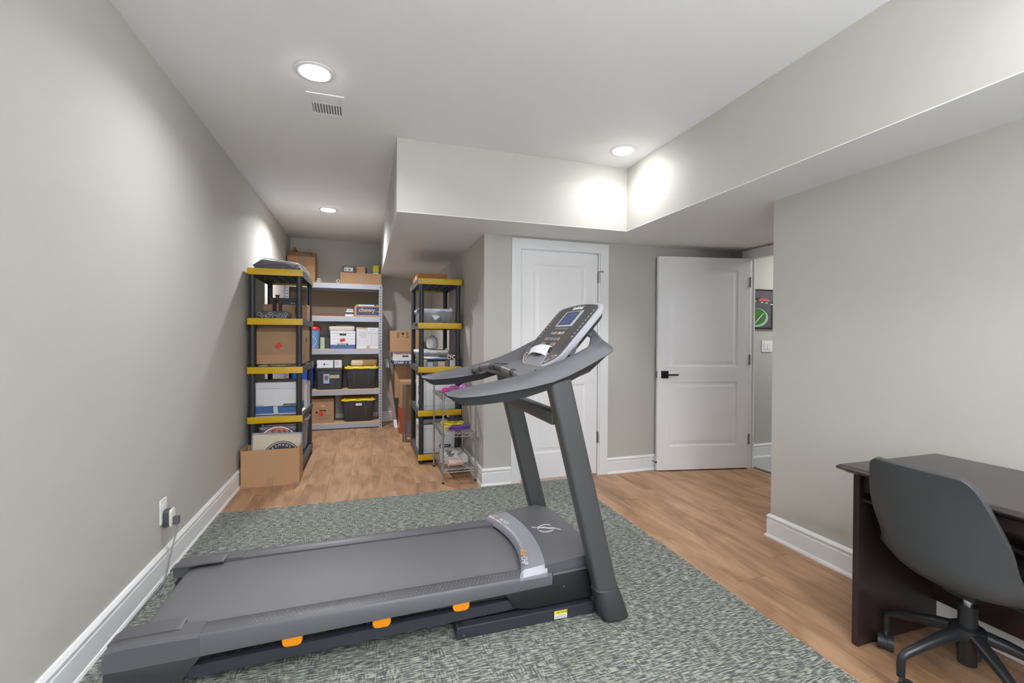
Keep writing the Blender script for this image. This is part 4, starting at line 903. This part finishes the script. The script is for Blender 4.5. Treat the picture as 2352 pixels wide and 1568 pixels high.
obj('navy_panel', prism(rrect(-.145, .022, .170, .132, .010, 3), -.1560, -.1552, 'y'), NAVYP, c)
text('chewy', .088, front(-.010, -.1563, .088), CARDL, c, bold=.002, width=.215); text('.com', .032, front(.130, -.1563, .072), CARDL, c); P2(c, 'tagline', -.07, .036, .12, .042, INKG, .156)
for nm, lab, b, mm, bl in (('yellow_folder', 'yellow folder sticking out of the open navy-panel box', (-.125, 6.80, z+.04, .18, 6.83, z+.178), YEL, 0), ('black_case', 'black case resting in the open navy-panel box', (-.075, 6.70, z+.150, .135, 6.78, z+.185), BLKP, .015), ('white_folder', 'white papers wedged in the open navy-panel box', (-.095, 6.66, z+.05, .115, 6.69, z+.166), PAPER, .002)):
    tag(obj(nm, box(*b, bl), mm), lab, 'folder' if 'folder' in nm else 'case')
# shelf 3
z = RT[2]
pt = thing('water_pitcher', 'tall blue plastic pitcher with a red lid on the steel rack', 'pitcher', (-.675, 6.76, z), group=None)
def er(r, zz): return [(r*1.05*math.cos(2*math.pi*i/24), r*math.sin(2*math.pi*i/24), zz) for i in range(24)]
obj('pitcher_body', loft([er(.060, .001), er(.066, .01), er(.078, .255), er(.082, .262)]), mat('pitcher_blue', (122, 164, 214), .3, var=.05), pt, smooth=True)
obj('pitcher_lid', loft([er(.086, .258), er(.088, .275), er(.078, .295), er(.055, .318), er(.02, .324)]), mat('pitcher_red', (206, 50, 66), .35), pt, smooth=True)
obj('pitcher_swirl', tube([(-.02, -.085, .235), (-.03, -.0835, .19), (.0, -.0815, .16), (.035, -.068, .12), (.028, -.069, .07), (.0, -.070, .03), (-.004, -.068, .012)], .0032, 6, smooth=5), INKW, pt)
c = thing('green_box', 'narrow pale green box beside the blue pitcher', 'box', (-.562, 6.72, z)); obj('body', box(-.026, -.04, .001, .026, .06, .156, .001), mat('pale_green', (176, 190, 160), .6), c); P2(c, 'edge_print', -.022, .02, -.004, .13, mat('sage_print', (150, 172, 140), .6), .04)
c = thing('black_bin', 'dark grey bin behind the pale green box on the rack', 'bin', (-.53, 6.90, z)); obj('body', box(-.09, -.07, .001, .05, .10, .17, .006), mat('dark_bin', (72, 72, 76), .5), c); obj('rim', box(-.094, -.074, .16, .054, .104, .176, .003), BLKP, c)
c = file_box('white file box with a blue base and a red sticker on the steel rack', -.464, 6.65, z+.001, -.134, 6.98, z+.245, bandh=.055, lidh=.035, hole=False)
obj('handle_hole', prism([(-.048, .206), (.048, .206), (.040, .182), (-.040, .182)], -.1612, -.1600, 'y'), INK, c); sticker(c, -.004, .118, .033, .021, 16, REDP, .160, 'red_sticker')
obj('badge', prism(rrect(-.070, .055, .070, .073, .008, 3), -.1616, -.1606, 'y'), INK, c); P2(c, 'badge_text', -.06, .058, .05, .066, INKW, .1617)
for zz in (.175, .135, .085): P2(c, 'ruled_line', -.145, zz, .145, zz+.0015, INKG, .1602)
cl_ = thing('folded_cloths', 'folded cream and beige cloths on the white file box', 'cloth', (-.31, 6.8, z+.247), world=True)
q1, q2 = folded(-.485, -.142, 6.67, 6.93, z+.247, z+.310, 5, 1, .008), folded(-.395, -.145, 6.69, 6.92, z+.302, z+.333, 9, 1, .006)
obj('cream_cloth', q1[0], mat('cream_cloth', (208, 200, 194), .9, var=.03), cl_, smooth=True); obj('beige_cloth', q2[0], mat('beige_cloth', (176, 162, 156), .9, var=.03), cl_, smooth=True)
c = file_box('white record box covered in a handwritten form on the steel rack', -.128, 6.65, z+.001, .176, 6.96, z+.305, hole=False, lidh=0)
D_ = .150
for b in ((-.130, .045, -.128, .245), (.054, .045, .057, .245), (.136, .045, .138, .245), (-.130, .045, .138, .047), (-.130, .243, .138, .245)): P2(c, 'form_rule', *b, INKB, D_)
for i in range(8): P2(c, 'form_line', -.125, .075+i*.021, .05, .0765+i*.021, INKG, D_); P2(c, 'form_line', .065, .065+i*.02, .125, .0665+i*.02, INKG, D_)
scribble(c, -.10, -.02, .218, D_, INK, .006, 11); scribble(c, -.11, -.01, .190, D_, INK, .006, 12); scribble(c, -.09, -.02, .163, D_, INK, .006, 13); scribble(c, .0, .04, .218, D_, INK, .003, 14); scribble(c, .07, .125, .215, D_, INK, .003, 15); scribble(c, .03, .10, .275, D_, INK, .005, 16)
sticker(c, .01, .022, .024, .018, 3, mat('tan_tape', (190, 168, 130), .5), D_, 'tan_tape'); sticker(c, -.07, .283, .07, .012, -3, mat('tan_tape', (190, 168, 130), .5), D_, 'tan_tape')
# shelf 4
z = RT[3]
t, H, yy = tote('black lidless tote with stickers under the white printed carton', -.655, 6.65, z, -.288, 7.02, z+.296)
obj('sticker', box(-.075, -yy(.17)-.008, .085, .0, -yy(.17)-.0015, .215), mat('sticker_blue', (150, 180, 214), .4), t); obj('sticker_print', box(-.062, -yy(.17)-.0088, .13, -.014, -yy(.17)-.008, .19), mat('sticker_shield', (150, 84, 84), .4), t)
obj('masking_tape', box(.006, -yy(.2)-.008, .155, .128, -yy(.2)-.003, .200), mat('masking_tape', (184, 176, 148), .6), t); scribble(t, .016, .12, .178, yy(.2)+.007, INKG, .004, 20, .0012)
c = carton('white carton with a green stripe on the black tote', -.630, 6.68, z+.297, -.315, 6.98, z+.405, BOXW, tape=False)
P2(c, 'green_stripe', .046, .002, .066, .105, mat('stripe_green', (52, 128, 88), .5), .15); obj('logo_dot', prism([(-.065+.012*math.cos(k*.52), .05+.012*math.sin(k*.52)) for k in range(12)], -.1508, -.1501, 'y'), INK, c); P2(c, 'logo_text', -.048, .044, -.012, .050, INKG, .15)
for i in range(5): P2(c, 'fine_print', .078, .04+i*.011, .12, .043+i*.011, INKG, .15)
P2(c, 'side_mark', -.154, .03, -.150, .065, INK, .15)
t, H, yy = tote('black tote with a yellow lid on the fourth rack shelf', -.280, 6.64, z, .172, 7.03, z+.325, lidm=YELT, tp=.16, group='black totes with yellow lids')
pb_ = thing('paper_bag', 'crumpled brown and white paper bag on the yellow tote lid', 'bag', (0, 6.75, z+.33), world=True)
q = folded(-.19, .165, 6.68, 6.92, z+.322, z+.415, 12, 1, .012); obj('bag_body', q[0], mat('brown_bag', (166, 136, 96), .8, var=.08), pb_, smooth=True)
q = folded(-.195, -.03, 6.665, 6.80, z+.323, z+.400, 17, 1, .012); obj('bag_mouth', q[0], mat('cream_bag', (216, 204, 184), .8, var=.15, scale=40), pb_, smooth=True)
t, _, _ = tote('bright blue tote behind the black tote on the steel rack', -.965, 6.66, z, -.665, 7.02, z+.345, m=mat('bright_blue_bin', (36, 92, 196), .35), lidm=mat('bright_blue_lid', (30, 84, 190), .35))
# bottom shelf
z = RT[4]
c = carton('brown moving box with a red dot sticker on the bottom rack shelf', -.700, 6.67, z, -.415, 7.0, z+.330, CARD2, tape=False)
obj('cut_handle', prism([(-.022, .245), (.040, .240), (.036, .226), (-.015, .228)], -.1662, -.1651, 'y'), CARDL, c)
obj('red_dot', prism([(-.018+.030*math.cos(k*.42), .135+.030*math.sin(k*.42)) for k in range(15)], -.1665, -.1652, 'y'), REDP, c)
text('THE MOVING', .030, front(.01, -.1655, .100), mat('moving_red', (150, 74, 64), .7), c, width=.19); P2(c, 'dark_print', -.09, .135, -.06, .160, INK, .165)
obj('roof_print', prism([(-.045, .165), (-.03, .182), (.03, .180), (.045, .165), (.035, .150), (.025, .166), (-.03, .168)], -.1660, -.1651, 'y'), INK, c); scribble(c, -.05, .09, .066, .165, INK, .010, 31, .0018)
t, H, yy = tote('black tote with a yellow lid and a white label on the bottom rack shelf', -.325, 6.64, z, .135, 7.03, z+.335, lidm=YELT, tp=.16, group='black totes with yellow lids')
obj('label', box(-.035, -yy(.25)-.0095, .225, .045, -yy(.25)-.003, .255), INKW, t); scribble(t, -.025, .035, .24, yy(.25)+.009, INKG, .003, 40, .001)
# blue bin and tube beside the left unit
t, _, _ = tote('slim blue plastic bin on the floor behind the left shelving unit', -.96, 5.52, 0, -.585, 5.86, .475, m=mat('periwinkle_bin', (84, 86, 148), .4), lidm=mat('periwinkle_lid', (92, 94, 156), .4), lidh=.02, tp=.10)
tb = thing('mailing_tube', 'white mailing tube standing on the blue bin', 'tube', (-.612, 5.70, .470)); obj('tube_body', cyl((0, 0, .001), (0, 0, .235), .019, 16), mat('tube_white', (206, 200, 198), .6), tb, smooth=True); obj('tube_print', box(-.008, -.0198, .02, .004, -.0185, .05), INKR, tb)

# ------------------------------------------------------------------ alcove between rack and right unit
pk = thing('wood_plank', 'brown plank with white painted ends leaning on the back wall', 'plank', (.3, 6.8, 0), world=True)
A_, B_ = Vector((.405, 6.52, .004)), Vector((.295, 7.03, .935)); d_ = (B_-A_)
sx = Vector((.022, 0, 0)); sy = Vector((0, .008, .004))
def seg(a, b, k): 
    p, q = A_+d_*a, A_+d_*b; return loft([[c-sx*k-sy*k, c+sx*k-sy*k, c+sx*k+sy*k, c-sx*k+sy*k] for c in (p, q)])
obj('board', seg(.11, .87, 1), mat('plank_brown', (140, 120, 106), .6, var=.08), pk); obj('white_end', seg(0, .11, 1.03), INKW, pk); obj('white_end', seg(.87, 1, 1.03), INKW, pk)
bd = thing('dark_board', 'dark folded board leaning behind the brown plank', 'board', (.45, 6.6, 0), world=True); obj('board_body', loft([[(.43, 6.60, .003), (.50, 6.60, .003), (.50, 6.625, .003), (.43, 6.625, .003)], [(.385, 6.64, .40), (.46, 6.64, .40), (.46, 6.665, .40), (.385, 6.665, .40)]]), BLKP, bd)
c = carton('tall cardboard carton at the bottom of the alcove stack', .397, 6.645, .001, .76, 7.0, .868)
c = thing('apple_carton', 'white fruit carton with red and navy lettering in the alcove stack', 'box', (.565, 6.75, .8785))
obj('body', box(-.205, -.27, .001, .205, .23, .176, .003, 1), BOXW, c); obj('navy_band', box(-.2056, -.2706, .002, .2056, .2306, .055), NAVYP, c)
obj('handle_hole', inset_pill(-.04, .118, .042, .010, .27), INK, c); text('PREMIUM APPLES', .042, front(-.015, -.2712, .150), INKR, c, width=.34)
text('STARR', .040, front(-.125, -.2716, .028), INKW, c, width=.13, bold=.001); text('RANCH', .040, front(.085, -.2716, .028), INKW, c, width=.14, bold=.001)
obj('star', prism([(-.030+(.018 if k % 2 == 0 else .008)*math.sin(k*math.pi/5), .029+(.018 if k % 2 == 0 else .008)*math.cos(k*math.pi/5)) for k in range(10)], -.2722, -.2708, 'y'), mat('star_pink', (214, 150, 160), .5), c)
c = carton('cardboard box printed with fragile symbols on top of the alcove stack', .325, 6.46, 1.058, .73, 6.92, 1.350, tape=False)
for x in (-.112, -.090): obj('arrow_symbol', join(prism([(x-.003, .215), (x+.003, .215), (x+.003, .26), (x+.009, .255), (x, .272), (x-.009, .255), (x-.003, .26)], -.2306, -.2301, 'y')), INK, c)
P2(c, 'symbol_bar', -.122, .200, -.080, .206, INK, .23)
obj('glass_symbol', prism([(-.058, .272), (-.042, .262), (-.022, .272), (-.022, .245), (-.036, .232), (-.036, .206), (-.024, .203), (-.054, .203), (-.042, .206), (-.042, .232), (-.057, .245)], -.2306, -.2301, 'y'), INK, c)
text('9', .075, front(.022, -.2304, .245), INK, c); P2(c, 'symbol_bar', .0, .200, .046, .208, INK, .23)
c = carton('second cardboard carton leaning lower in front of the tall carton', .435, 6.10, .335, .74, 6.46, .678, tape=False)
c = thing('orange_carton', 'orange carton on the floor in front of the alcove stack', 'box', (.6, 6.27, 0)); obj('body', box(-.175, -.18, .001, .14, .19, .333, .003, 1), mat('orange_carton', (186, 84, 56), .6), c)
obj('print_block', box(-.1756, -.12, .06, -.1752, .10, .09), INKW, c); obj('print_block', box(-.1756, -.12, .11, -.1752, .02, .13), INKW, c)
fr = thing('leaning_frame', 'brown metal frame with a clear pane leaning beside the right shelving unit', 'frame', (.46, 5.6, 0), world=True)
FB = mat('frame_taupe', (128, 114, 102), .4, metal=.2)
for b in ((.425, 5.60, .001, .445, 5.64, .690), (.450, 5.56, .001, .472, 5.60, .70), (.472, 5.56, .675, .66, 5.59, .70), (.472, 5.56, .001, .66, 5.59, .03), (.66, 5.56, .001, .68, 5.60, .70)): obj('frame_member', box(*b, .002), FB, fr)
obj('pane', box(.474, 5.572, .06, .66, 5.578, .26), CLEARG, fr); obj('cardboard_infill', box(.474, 5.572, .26, .66, 5.578, .675), CARD2, fr)

# ------------------------------------------------------------------ contents, right shelving unit
z = TR_[0]+.001
c = carton('flat orange-brown cardboard box on top of the right shelving unit', .500, 4.68, z, .80, 5.15, z+.062, mat('orange_card', (176, 116, 62), .7, var=.05), tape=False); obj('white_label', box(-.1506, -.10, .012, -.1502, -.02, .05), INKW, c)
obj('flap_label', box(-.10, -.22, .0622, -.07, -.19, .0628), LT, c)
z = TR_[1]-.008
def clearbox(label, x0, y0, z0, x1, y1, z1, lidm, lids=True):
    t, H, yy = tote(label, x0, y0, z0, x1, y1, z1, m=CLEARP, lidm=lidm, lidh=.025, tp=.10, name='clear_storage_box')
    return t, H, yy
t, H, yy = clearbox('clear plastic box with a pale lid and purple contents on the right shelving unit', .505, 4.66, z, .875, 5.10, z+.165, mat('ice_lid', (206, 210, 228), .35))
sticker(t, -.01, .085, .038, .030, -50, INKW, yy(.08)+.003, 'paper_label')
obj('blue_latch', box(-.192, -.22, .11, -.186, -.15, .15), mat('latch_blue', (70, 72, 150), .4), t)
tag(obj('purple_skein', tube([(.76+.05*math.cos(i*.9), 4.76+.03*math.sin(i*1.3), z+.030+.004*i) for i in range(14)], .011, 8, smooth=3), mat('purple_yarn', (92, 84, 128), .8), smooth=True), 'purple bundle inside the clear plastic box', 'bundle')
tag(obj('loose_paper', box(.478, 4.70, TR_[1]+.0015, .56, 4.95, TR_[1]+.0035), PAPER), 'white paper lying under the clear box on the right unit', 'paper')
z = TR_[2]-.008
t, H, yy = clearbox('clear plastic box with a white lid at the back of the right shelving unit', .515, 4.86, z, .862, 5.28, z+.175, mat('white_lid', (222, 224, 234), .35))
tag(obj('brown_bundle', folded(.56, .82, 4.93, 5.2, z+.015, z+.115, 31, 1, .01)[0], mat('taupe_fabric', (140, 124, 118), .9, var=.2), smooth=True), 'brown fabric inside the white-lidded clear box', 'fabric')
bg = thing('white_bag', 'white plastic bag standing on the clear box', 'bag', (.705, 5.10, z+.178))
obj('bag_body', warp(lathe([(.048, .001), (.062, .02), (.064, .085), (.056, .112), (.034, .130), (.014, .142), (.002, .146)], 20), .006, 14, 3), mat('bag_white', (236, 234, 230), .5), bg, smooth=True)
for i, (x0, x1, h_, mm, lb_, y) in enumerate(((.575, .592, .070, mat('tan_case', (176, 160, 140), .6), 'thin tan case beside the left post on the right unit', 4.64), (.595, .655, .055, mat('pale_blue_case', (150, 172, 210), .5), 'pale blue case on the right unit third shelf', 4.64), (.658, .700, .062, mat('olive_case', (110, 112, 92), .5), 'dark olive case on the right unit third shelf', 4.64), (.703, .775, .058, mat('peach_case', (208, 178, 156), .5), 'peach picture case on the right unit third shelf', 4.64), (.778, .815, .066, mat('moss_case', (104, 106, 98), .5), 'dark moss case on the right unit third shelf', 4.64), (.825, .882, .072, mat('white_case', (200, 200, 204), .5), 'white case with a round badge on the right unit third shelf', 4.64))):
    t = thing('small_case', lb_, 'box', ((x0+x1)/2, y+.09, z), group='small cases on the right shelving unit'); w_ = (x1-x0)/2; obj('body', box(-w_, -.08, .001, w_, .08, h_, .002), mm, t)
    P2(t, 'print', -w_*.6, h_*.3, w_*.6, h_*.55, LT if i % 2 else INKG, .08)
tag(obj('white_mailer', warp(box(.58, 4.66, z+.086, .80, 4.84, z+.100, .004), .004, 12, 5, 3), PAPER, smooth=True), 'crumpled white mailer on the small cases', 'mailer')
tag(obj('blue_mailer', warp(box(.60, 4.645, z+.073, .79, 4.83, z+.081, .002), .002, 12, 9, 3), mat('royal_blue', (44, 60, 160), .4), smooth=True), 'royal blue packet under the white mailer', 'packet')
tag(obj('teal_cloth', warp(box(.73, 4.64, z+.101, .80, 4.72, z+.112, .004), .003, 20, 2, 2), mat('teal_cloth', (44, 92, 96), .8), smooth=True), 'small teal cloth on the white mailer', 'cloth')
for x, r, lb_, mm in ((.872, .024, 'white paper roll lying on the right unit third shelf', mat('roll_white', (214, 212, 214), .6)), (.818, .022, 'cream wrapping roll beside the white paper roll', mat('roll_tan', (204, 186, 172), .6))):
    t = thing('paper_roll', lb_, 'roll', (x, 4.75, z+.076+r), group='paper rolls'); obj('roll', cyl((0, -.10, 0), (0, .10, 0), r, 20), mm, t, smooth=True); obj('core', cyl((0, -.102, 0), (0, -.09, 0), r*.5, 16), INK, t)
z = TR_[3]-.008
def scuffed(label, x0, y0, z0, x1, y1, z1, seed):
    t = file_box(label, x0, y0, z0, x1, y1, z1, hole=False, lidh=0); w_, d_ = (x1-x0)/2, (y1-y0)/2; rnd = random.Random(seed)
    for i in range(6):
        yv, zv = rnd.uniform(-d_*.8, d_*.6), rnd.uniform(.05, z1-z0-.06)
        obj('side_handwriting', tube([(-w_+.0042, yv+rnd.uniform(-.02, .03), zv+rnd.uniform(-.025, .025)) for _ in range(6)], .002, 5), INK, t)
    for zz in (.04, z1-z0-.05): P2(t, 'ruled_line', -w_+.01, zz, w_-.01, zz+.002, INKG, d_-.005)
    obj('fold_line', box(-w_+.06, -d_+.0044, .005, -w_+.062, -d_+.0049, z1-z0-.02), INKG, t)
    return t
scuffed('white archive box on the fourth shelf of the right unit', .522, 4.64, z+.001, .905, 5.05, z+.345, 1)
z = TR_[4]-.008
t = scuffed('white archive box with a black badge on the bottom shelf of the right unit', .522, 4.64, z+.001, .880, 5.05, z+.300, 2)
obj('badge', prism(rrect(.02, .050, .135, .080, .006, 3), -.2012, -.2002, 'y'), INK, t); P2(t, 'badge_text', .035, .061, .12, .069, LT, .2013)
c = tag(obj('grey_binder', box(.56, 4.66, z+.302, .80, 4.95, z+.345, .004), mat('binder_grey', (130, 132, 134), .5)), 'grey binder lying on the bottom white archive box', 'binder')

# ------------------------------------------------------------------ wire rack
WX0_, WX1_, WY0_, WY1_ = .638, .922, 3.905, 4.46
wr = thing('wire_rack', 'small three-shelf chrome wire rack beside the alcove corner', 'rack', (.78, 4.18, 0), world=True)
WZ = [.742, .425, .118]
for x in (WX0_, WX1_):
    for y in (WY0_, WY1_):
        p = obj('post', cyl((x, y, .012), (x, y, .785), .0085, 12), CHROME, wr, smooth=True); obj('leveller', cyl((x, y, .0), (x, y, .016), .011, 12), BLKP, wr, smooth=True)
        obj('post_cap', cyl((x, y, .785), (x, y, .790), .009, 12), BLKP, wr)
        for z in WZ: obj('collar', cyl((x, y, z-.020), (x, y, z+.012), .0125, 12), CHROME, p, smooth=True)
for z in WZ:
    bm = bmesh.new(); r = .0026
    for zz in (z, z-.024):
        for a, b in (((WX0_, WY0_), (WX1_, WY0_)), ((WX0_, WY1_), (WX1_, WY1_)), ((WX0_, WY0_), (WX0_, WY1_)), ((WX1_, WY0_), (WX1_, WY1_))): tube([(*a, zz), (*b, zz)], r, 6, bm)
    for (a, b, n) in (((WX0_, WY0_), (WX1_, WY0_), 5), ((WX0_, WY1_), (WX1_, WY1_), 5), ((WX0_, WY0_), (WX0_, WY1_), 9), ((WX1_, WY0_), (WX1_, WY1_), 9)):
        tube([(a[0]+(b[0]-a[0])*i/(2*n), a[1]+(b[1]-a[1])*i/(2*n), z if i % 2 else z-.024) for i in range(2*n+1)], r*.8, 6, bm)
    obj('wire_edge', bm, CHROME, wr)
    bm = bmesh.new()
    for i in range(1, 22): y = WY0_+(WY1_-WY0_)*i/22; tube([(WX0_, y, z+.002), (WX1_, y, z+.002)], .0016, 5, bm)
    for f in (.33, .66): tube([(WX0_+(WX1_-WX0_)*f, WY0_, z-.002), (WX0_+(WX1_-WX0_)*f, WY1_, z-.002)], .0022, 5, bm)
    obj('wire_deck', bm, CHROME, wr, kind='stuff')
# dumbbells
def dumbbell(label, loc, rz, m1, m2, L=.19, R=.038):
    t = thing('dumbbell', label, 'dumbbell', loc, rz, 'small dumbbells on the wire rack')
    def hx(x, r): return [(x, r*math.cos(math.pi*k/3+math.pi/6), r*math.sin(math.pi*k/3+math.pi/6)) for k in range(6)]
    hg = obj('handle', cyl((-L*.28, 0, 0), (L*.28, 0, 0), .0145, 16), m2, t, smooth=True)
    for s in (-1, 1):
        x0, x1 = sorted((s*L*.24, s*L*.5)); obj('head', bevel(loft([hx(x0, R*.94), hx(x0+.006, R), hx(x1-.006, R), hx(x1, R*.92)]), .005, 3), m1, t, smooth=True)
    return t
PUR = mat('dumbbell_purple', (150, 72, 140), .3); PNK = mat('dumbbell_pink', (214, 44, 150), .35); LIL = mat('dumbbell_lilac', (206, 116, 196), .3)
bz_ = WZ[0]+.004
bt = thing('water_bottle', 'purple water bottle with a magenta cap lying on the wire rack', 'bottle', (.755, 4.10, bz_+.040), rad(20))
def rx(x, r, n=20): return [(x, r*math.cos(2*math.pi*k/n), r*math.sin(2*math.pi*k/n)) for k in range(n)]
obj('bottle_body', loft([rx(-.055, .014), rx(-.050, .026), rx(-.040, .035), rx(-.02, .0385), rx(.03, .0385), rx(.055, .034), rx(.060, .025)]), PUR, bt, smooth=True)
obj('bottle_cap', loft([[(x, r*math.cos(math.pi*k/4), r*math.sin(math.pi*k/4)) for k in range(8)] for x, r in ((-.098, .026), (-.094, .029), (-.070, .029), (-.067, .024))]), PNK, bt); obj('bottle_neck', cyl((-.068, 0, 0), (-.052, 0, 0), .016, 16), PNK, bt, smooth=True)
obj('bottle_logo', tube([(-.012+.008*math.cos(k*.6), -.0365+.002*math.sin(k*.6), .012+.008*math.sin(k*.6)) for k in range(11)], .0011, 5), LT, bt)
dumbbell('lilac dumbbell lying behind the purple water bottle', (.868, 4.20, bz_+.040), rad(75), LIL, LIL, .17, .040)
# resistance bands
def coil(name, label, cx, cy, z0, a, b, r, m_, seed, turns=2, rz=0, zs=.012, extra=None):
    rnd = random.Random(seed); pts = []
    n = turns*10
    for i in range(n+1):
        t = 2*math.pi*i/10; k = 1+rnd.uniform(-.12, .12); x, y = a*k*math.cos(t), b*k*math.sin(t)
        pts.append((cx+x*math.cos(rz)-y*math.sin(rz), cy+x*math.sin(rz)+y*math.cos(rz), z0+r+zs*i/10+rnd.uniform(0, .004)))
    tg = thing(name, label, 'exercise band', (cx, cy, z0), world=True); obj('band_tube', tube(pts, r, 8, smooth=4), m_, tg, smooth=True)
    if extra: obj('band_end', tube(extra, r, 8, smooth=4), m_, tg, smooth=True)
    return tg
zb = WZ[1]+.005
YB_ = mat('band_yellow', (236, 208, 40), .4); PB_ = mat('band_purple', (104, 58, 150), .4)
coil('resistance_band', 'bright yellow resistance band looped on the middle wire shelf', .775, 4.24, zb, .085, .13, .0052, YB_, 3, 3, .3, .012, [(.70, 4.18, zb+.01), (.672, 4.05, zb+.008), (.664, 3.96, zb+.008)])
coil('resistance_band', 'purple resistance band coiled at the front of the middle wire shelf', .805, 4.03, zb, .085, .045, .0068, PB_, 5, 3, .05, .012)
coil('resistance_band', 'dark navy resistance band crossing the yellow one', .81, 4.27, zb+.044, .075, .07, .006, mat('band_navy', (40, 40, 74), .4), 8, 1, .2, .006)
coil('resistance_band', 'small blue resistance band at the wall side of the middle wire shelf', .862, 4.38, zb, .035, .03, .006, mat('band_blue', (50, 104, 190), .4), 9, 2, 0, .013)
# bottom wire shelf
zb = WZ[2]+.0045
pk = thing('plastic_packet', 'white newspaper-like packet wrapped in clear plastic on the bottom wire shelf', 'packet', (.79, 4.22, zb), world=True)
obj('packet_body', warp(box(.690, 4.06, zb+.005, .892, 4.41, zb+.058, .010), .004, 12, 4, 4), mat('packet_white', (206, 206, 204), .35, var=.06, scale=20), pk, smooth=True)
for i in range(7): obj('packet_print', box(.705+.02*(i % 2), 4.10+i*.038, zb+.0605, .76+.014*(i % 3), 4.115+i*.038, zb+.0625), INKG, pk)
rl = thing('pink_roller', 'pale pink roller lying at the front of the bottom wire shelf', 'roller', (.755, 3.965, zb+.036))
obj('roller_body', cyl((-.055, 0, 0), (.060, 0, 0), .026, 24), mat('roller_pink', (208, 176, 170), .45), rl, smooth=True)
for x in (-.060, .062): obj('end_flange', cyl((x-.004, 0, 0), (x+.004, 0, 0), .035, 24), mat('flange_pink', (196, 166, 160), .45), rl, smooth=True)
obj('axle', tube([(-.07, 0, 0), (-.095, 0, .0)], .009, 10), mat('flange_pink', (196, 166, 160), .45), rl)
cb_ = thing('clear_bottle', 'clear plastic spray bottle at the left of the bottom wire shelf', 'bottle', (.660, 4.12, zb)); obj('bottle_body', lathe([(.018, .001), (.021, .005), (.021, .11), (.014, .128), (.009, .135), (.009, .145)], 16), CLEARP, cb_, smooth=True); obj('bottle_cap', cyl((0, 0, .145), (0, 0, .160), .011, 12), LT, cb_)
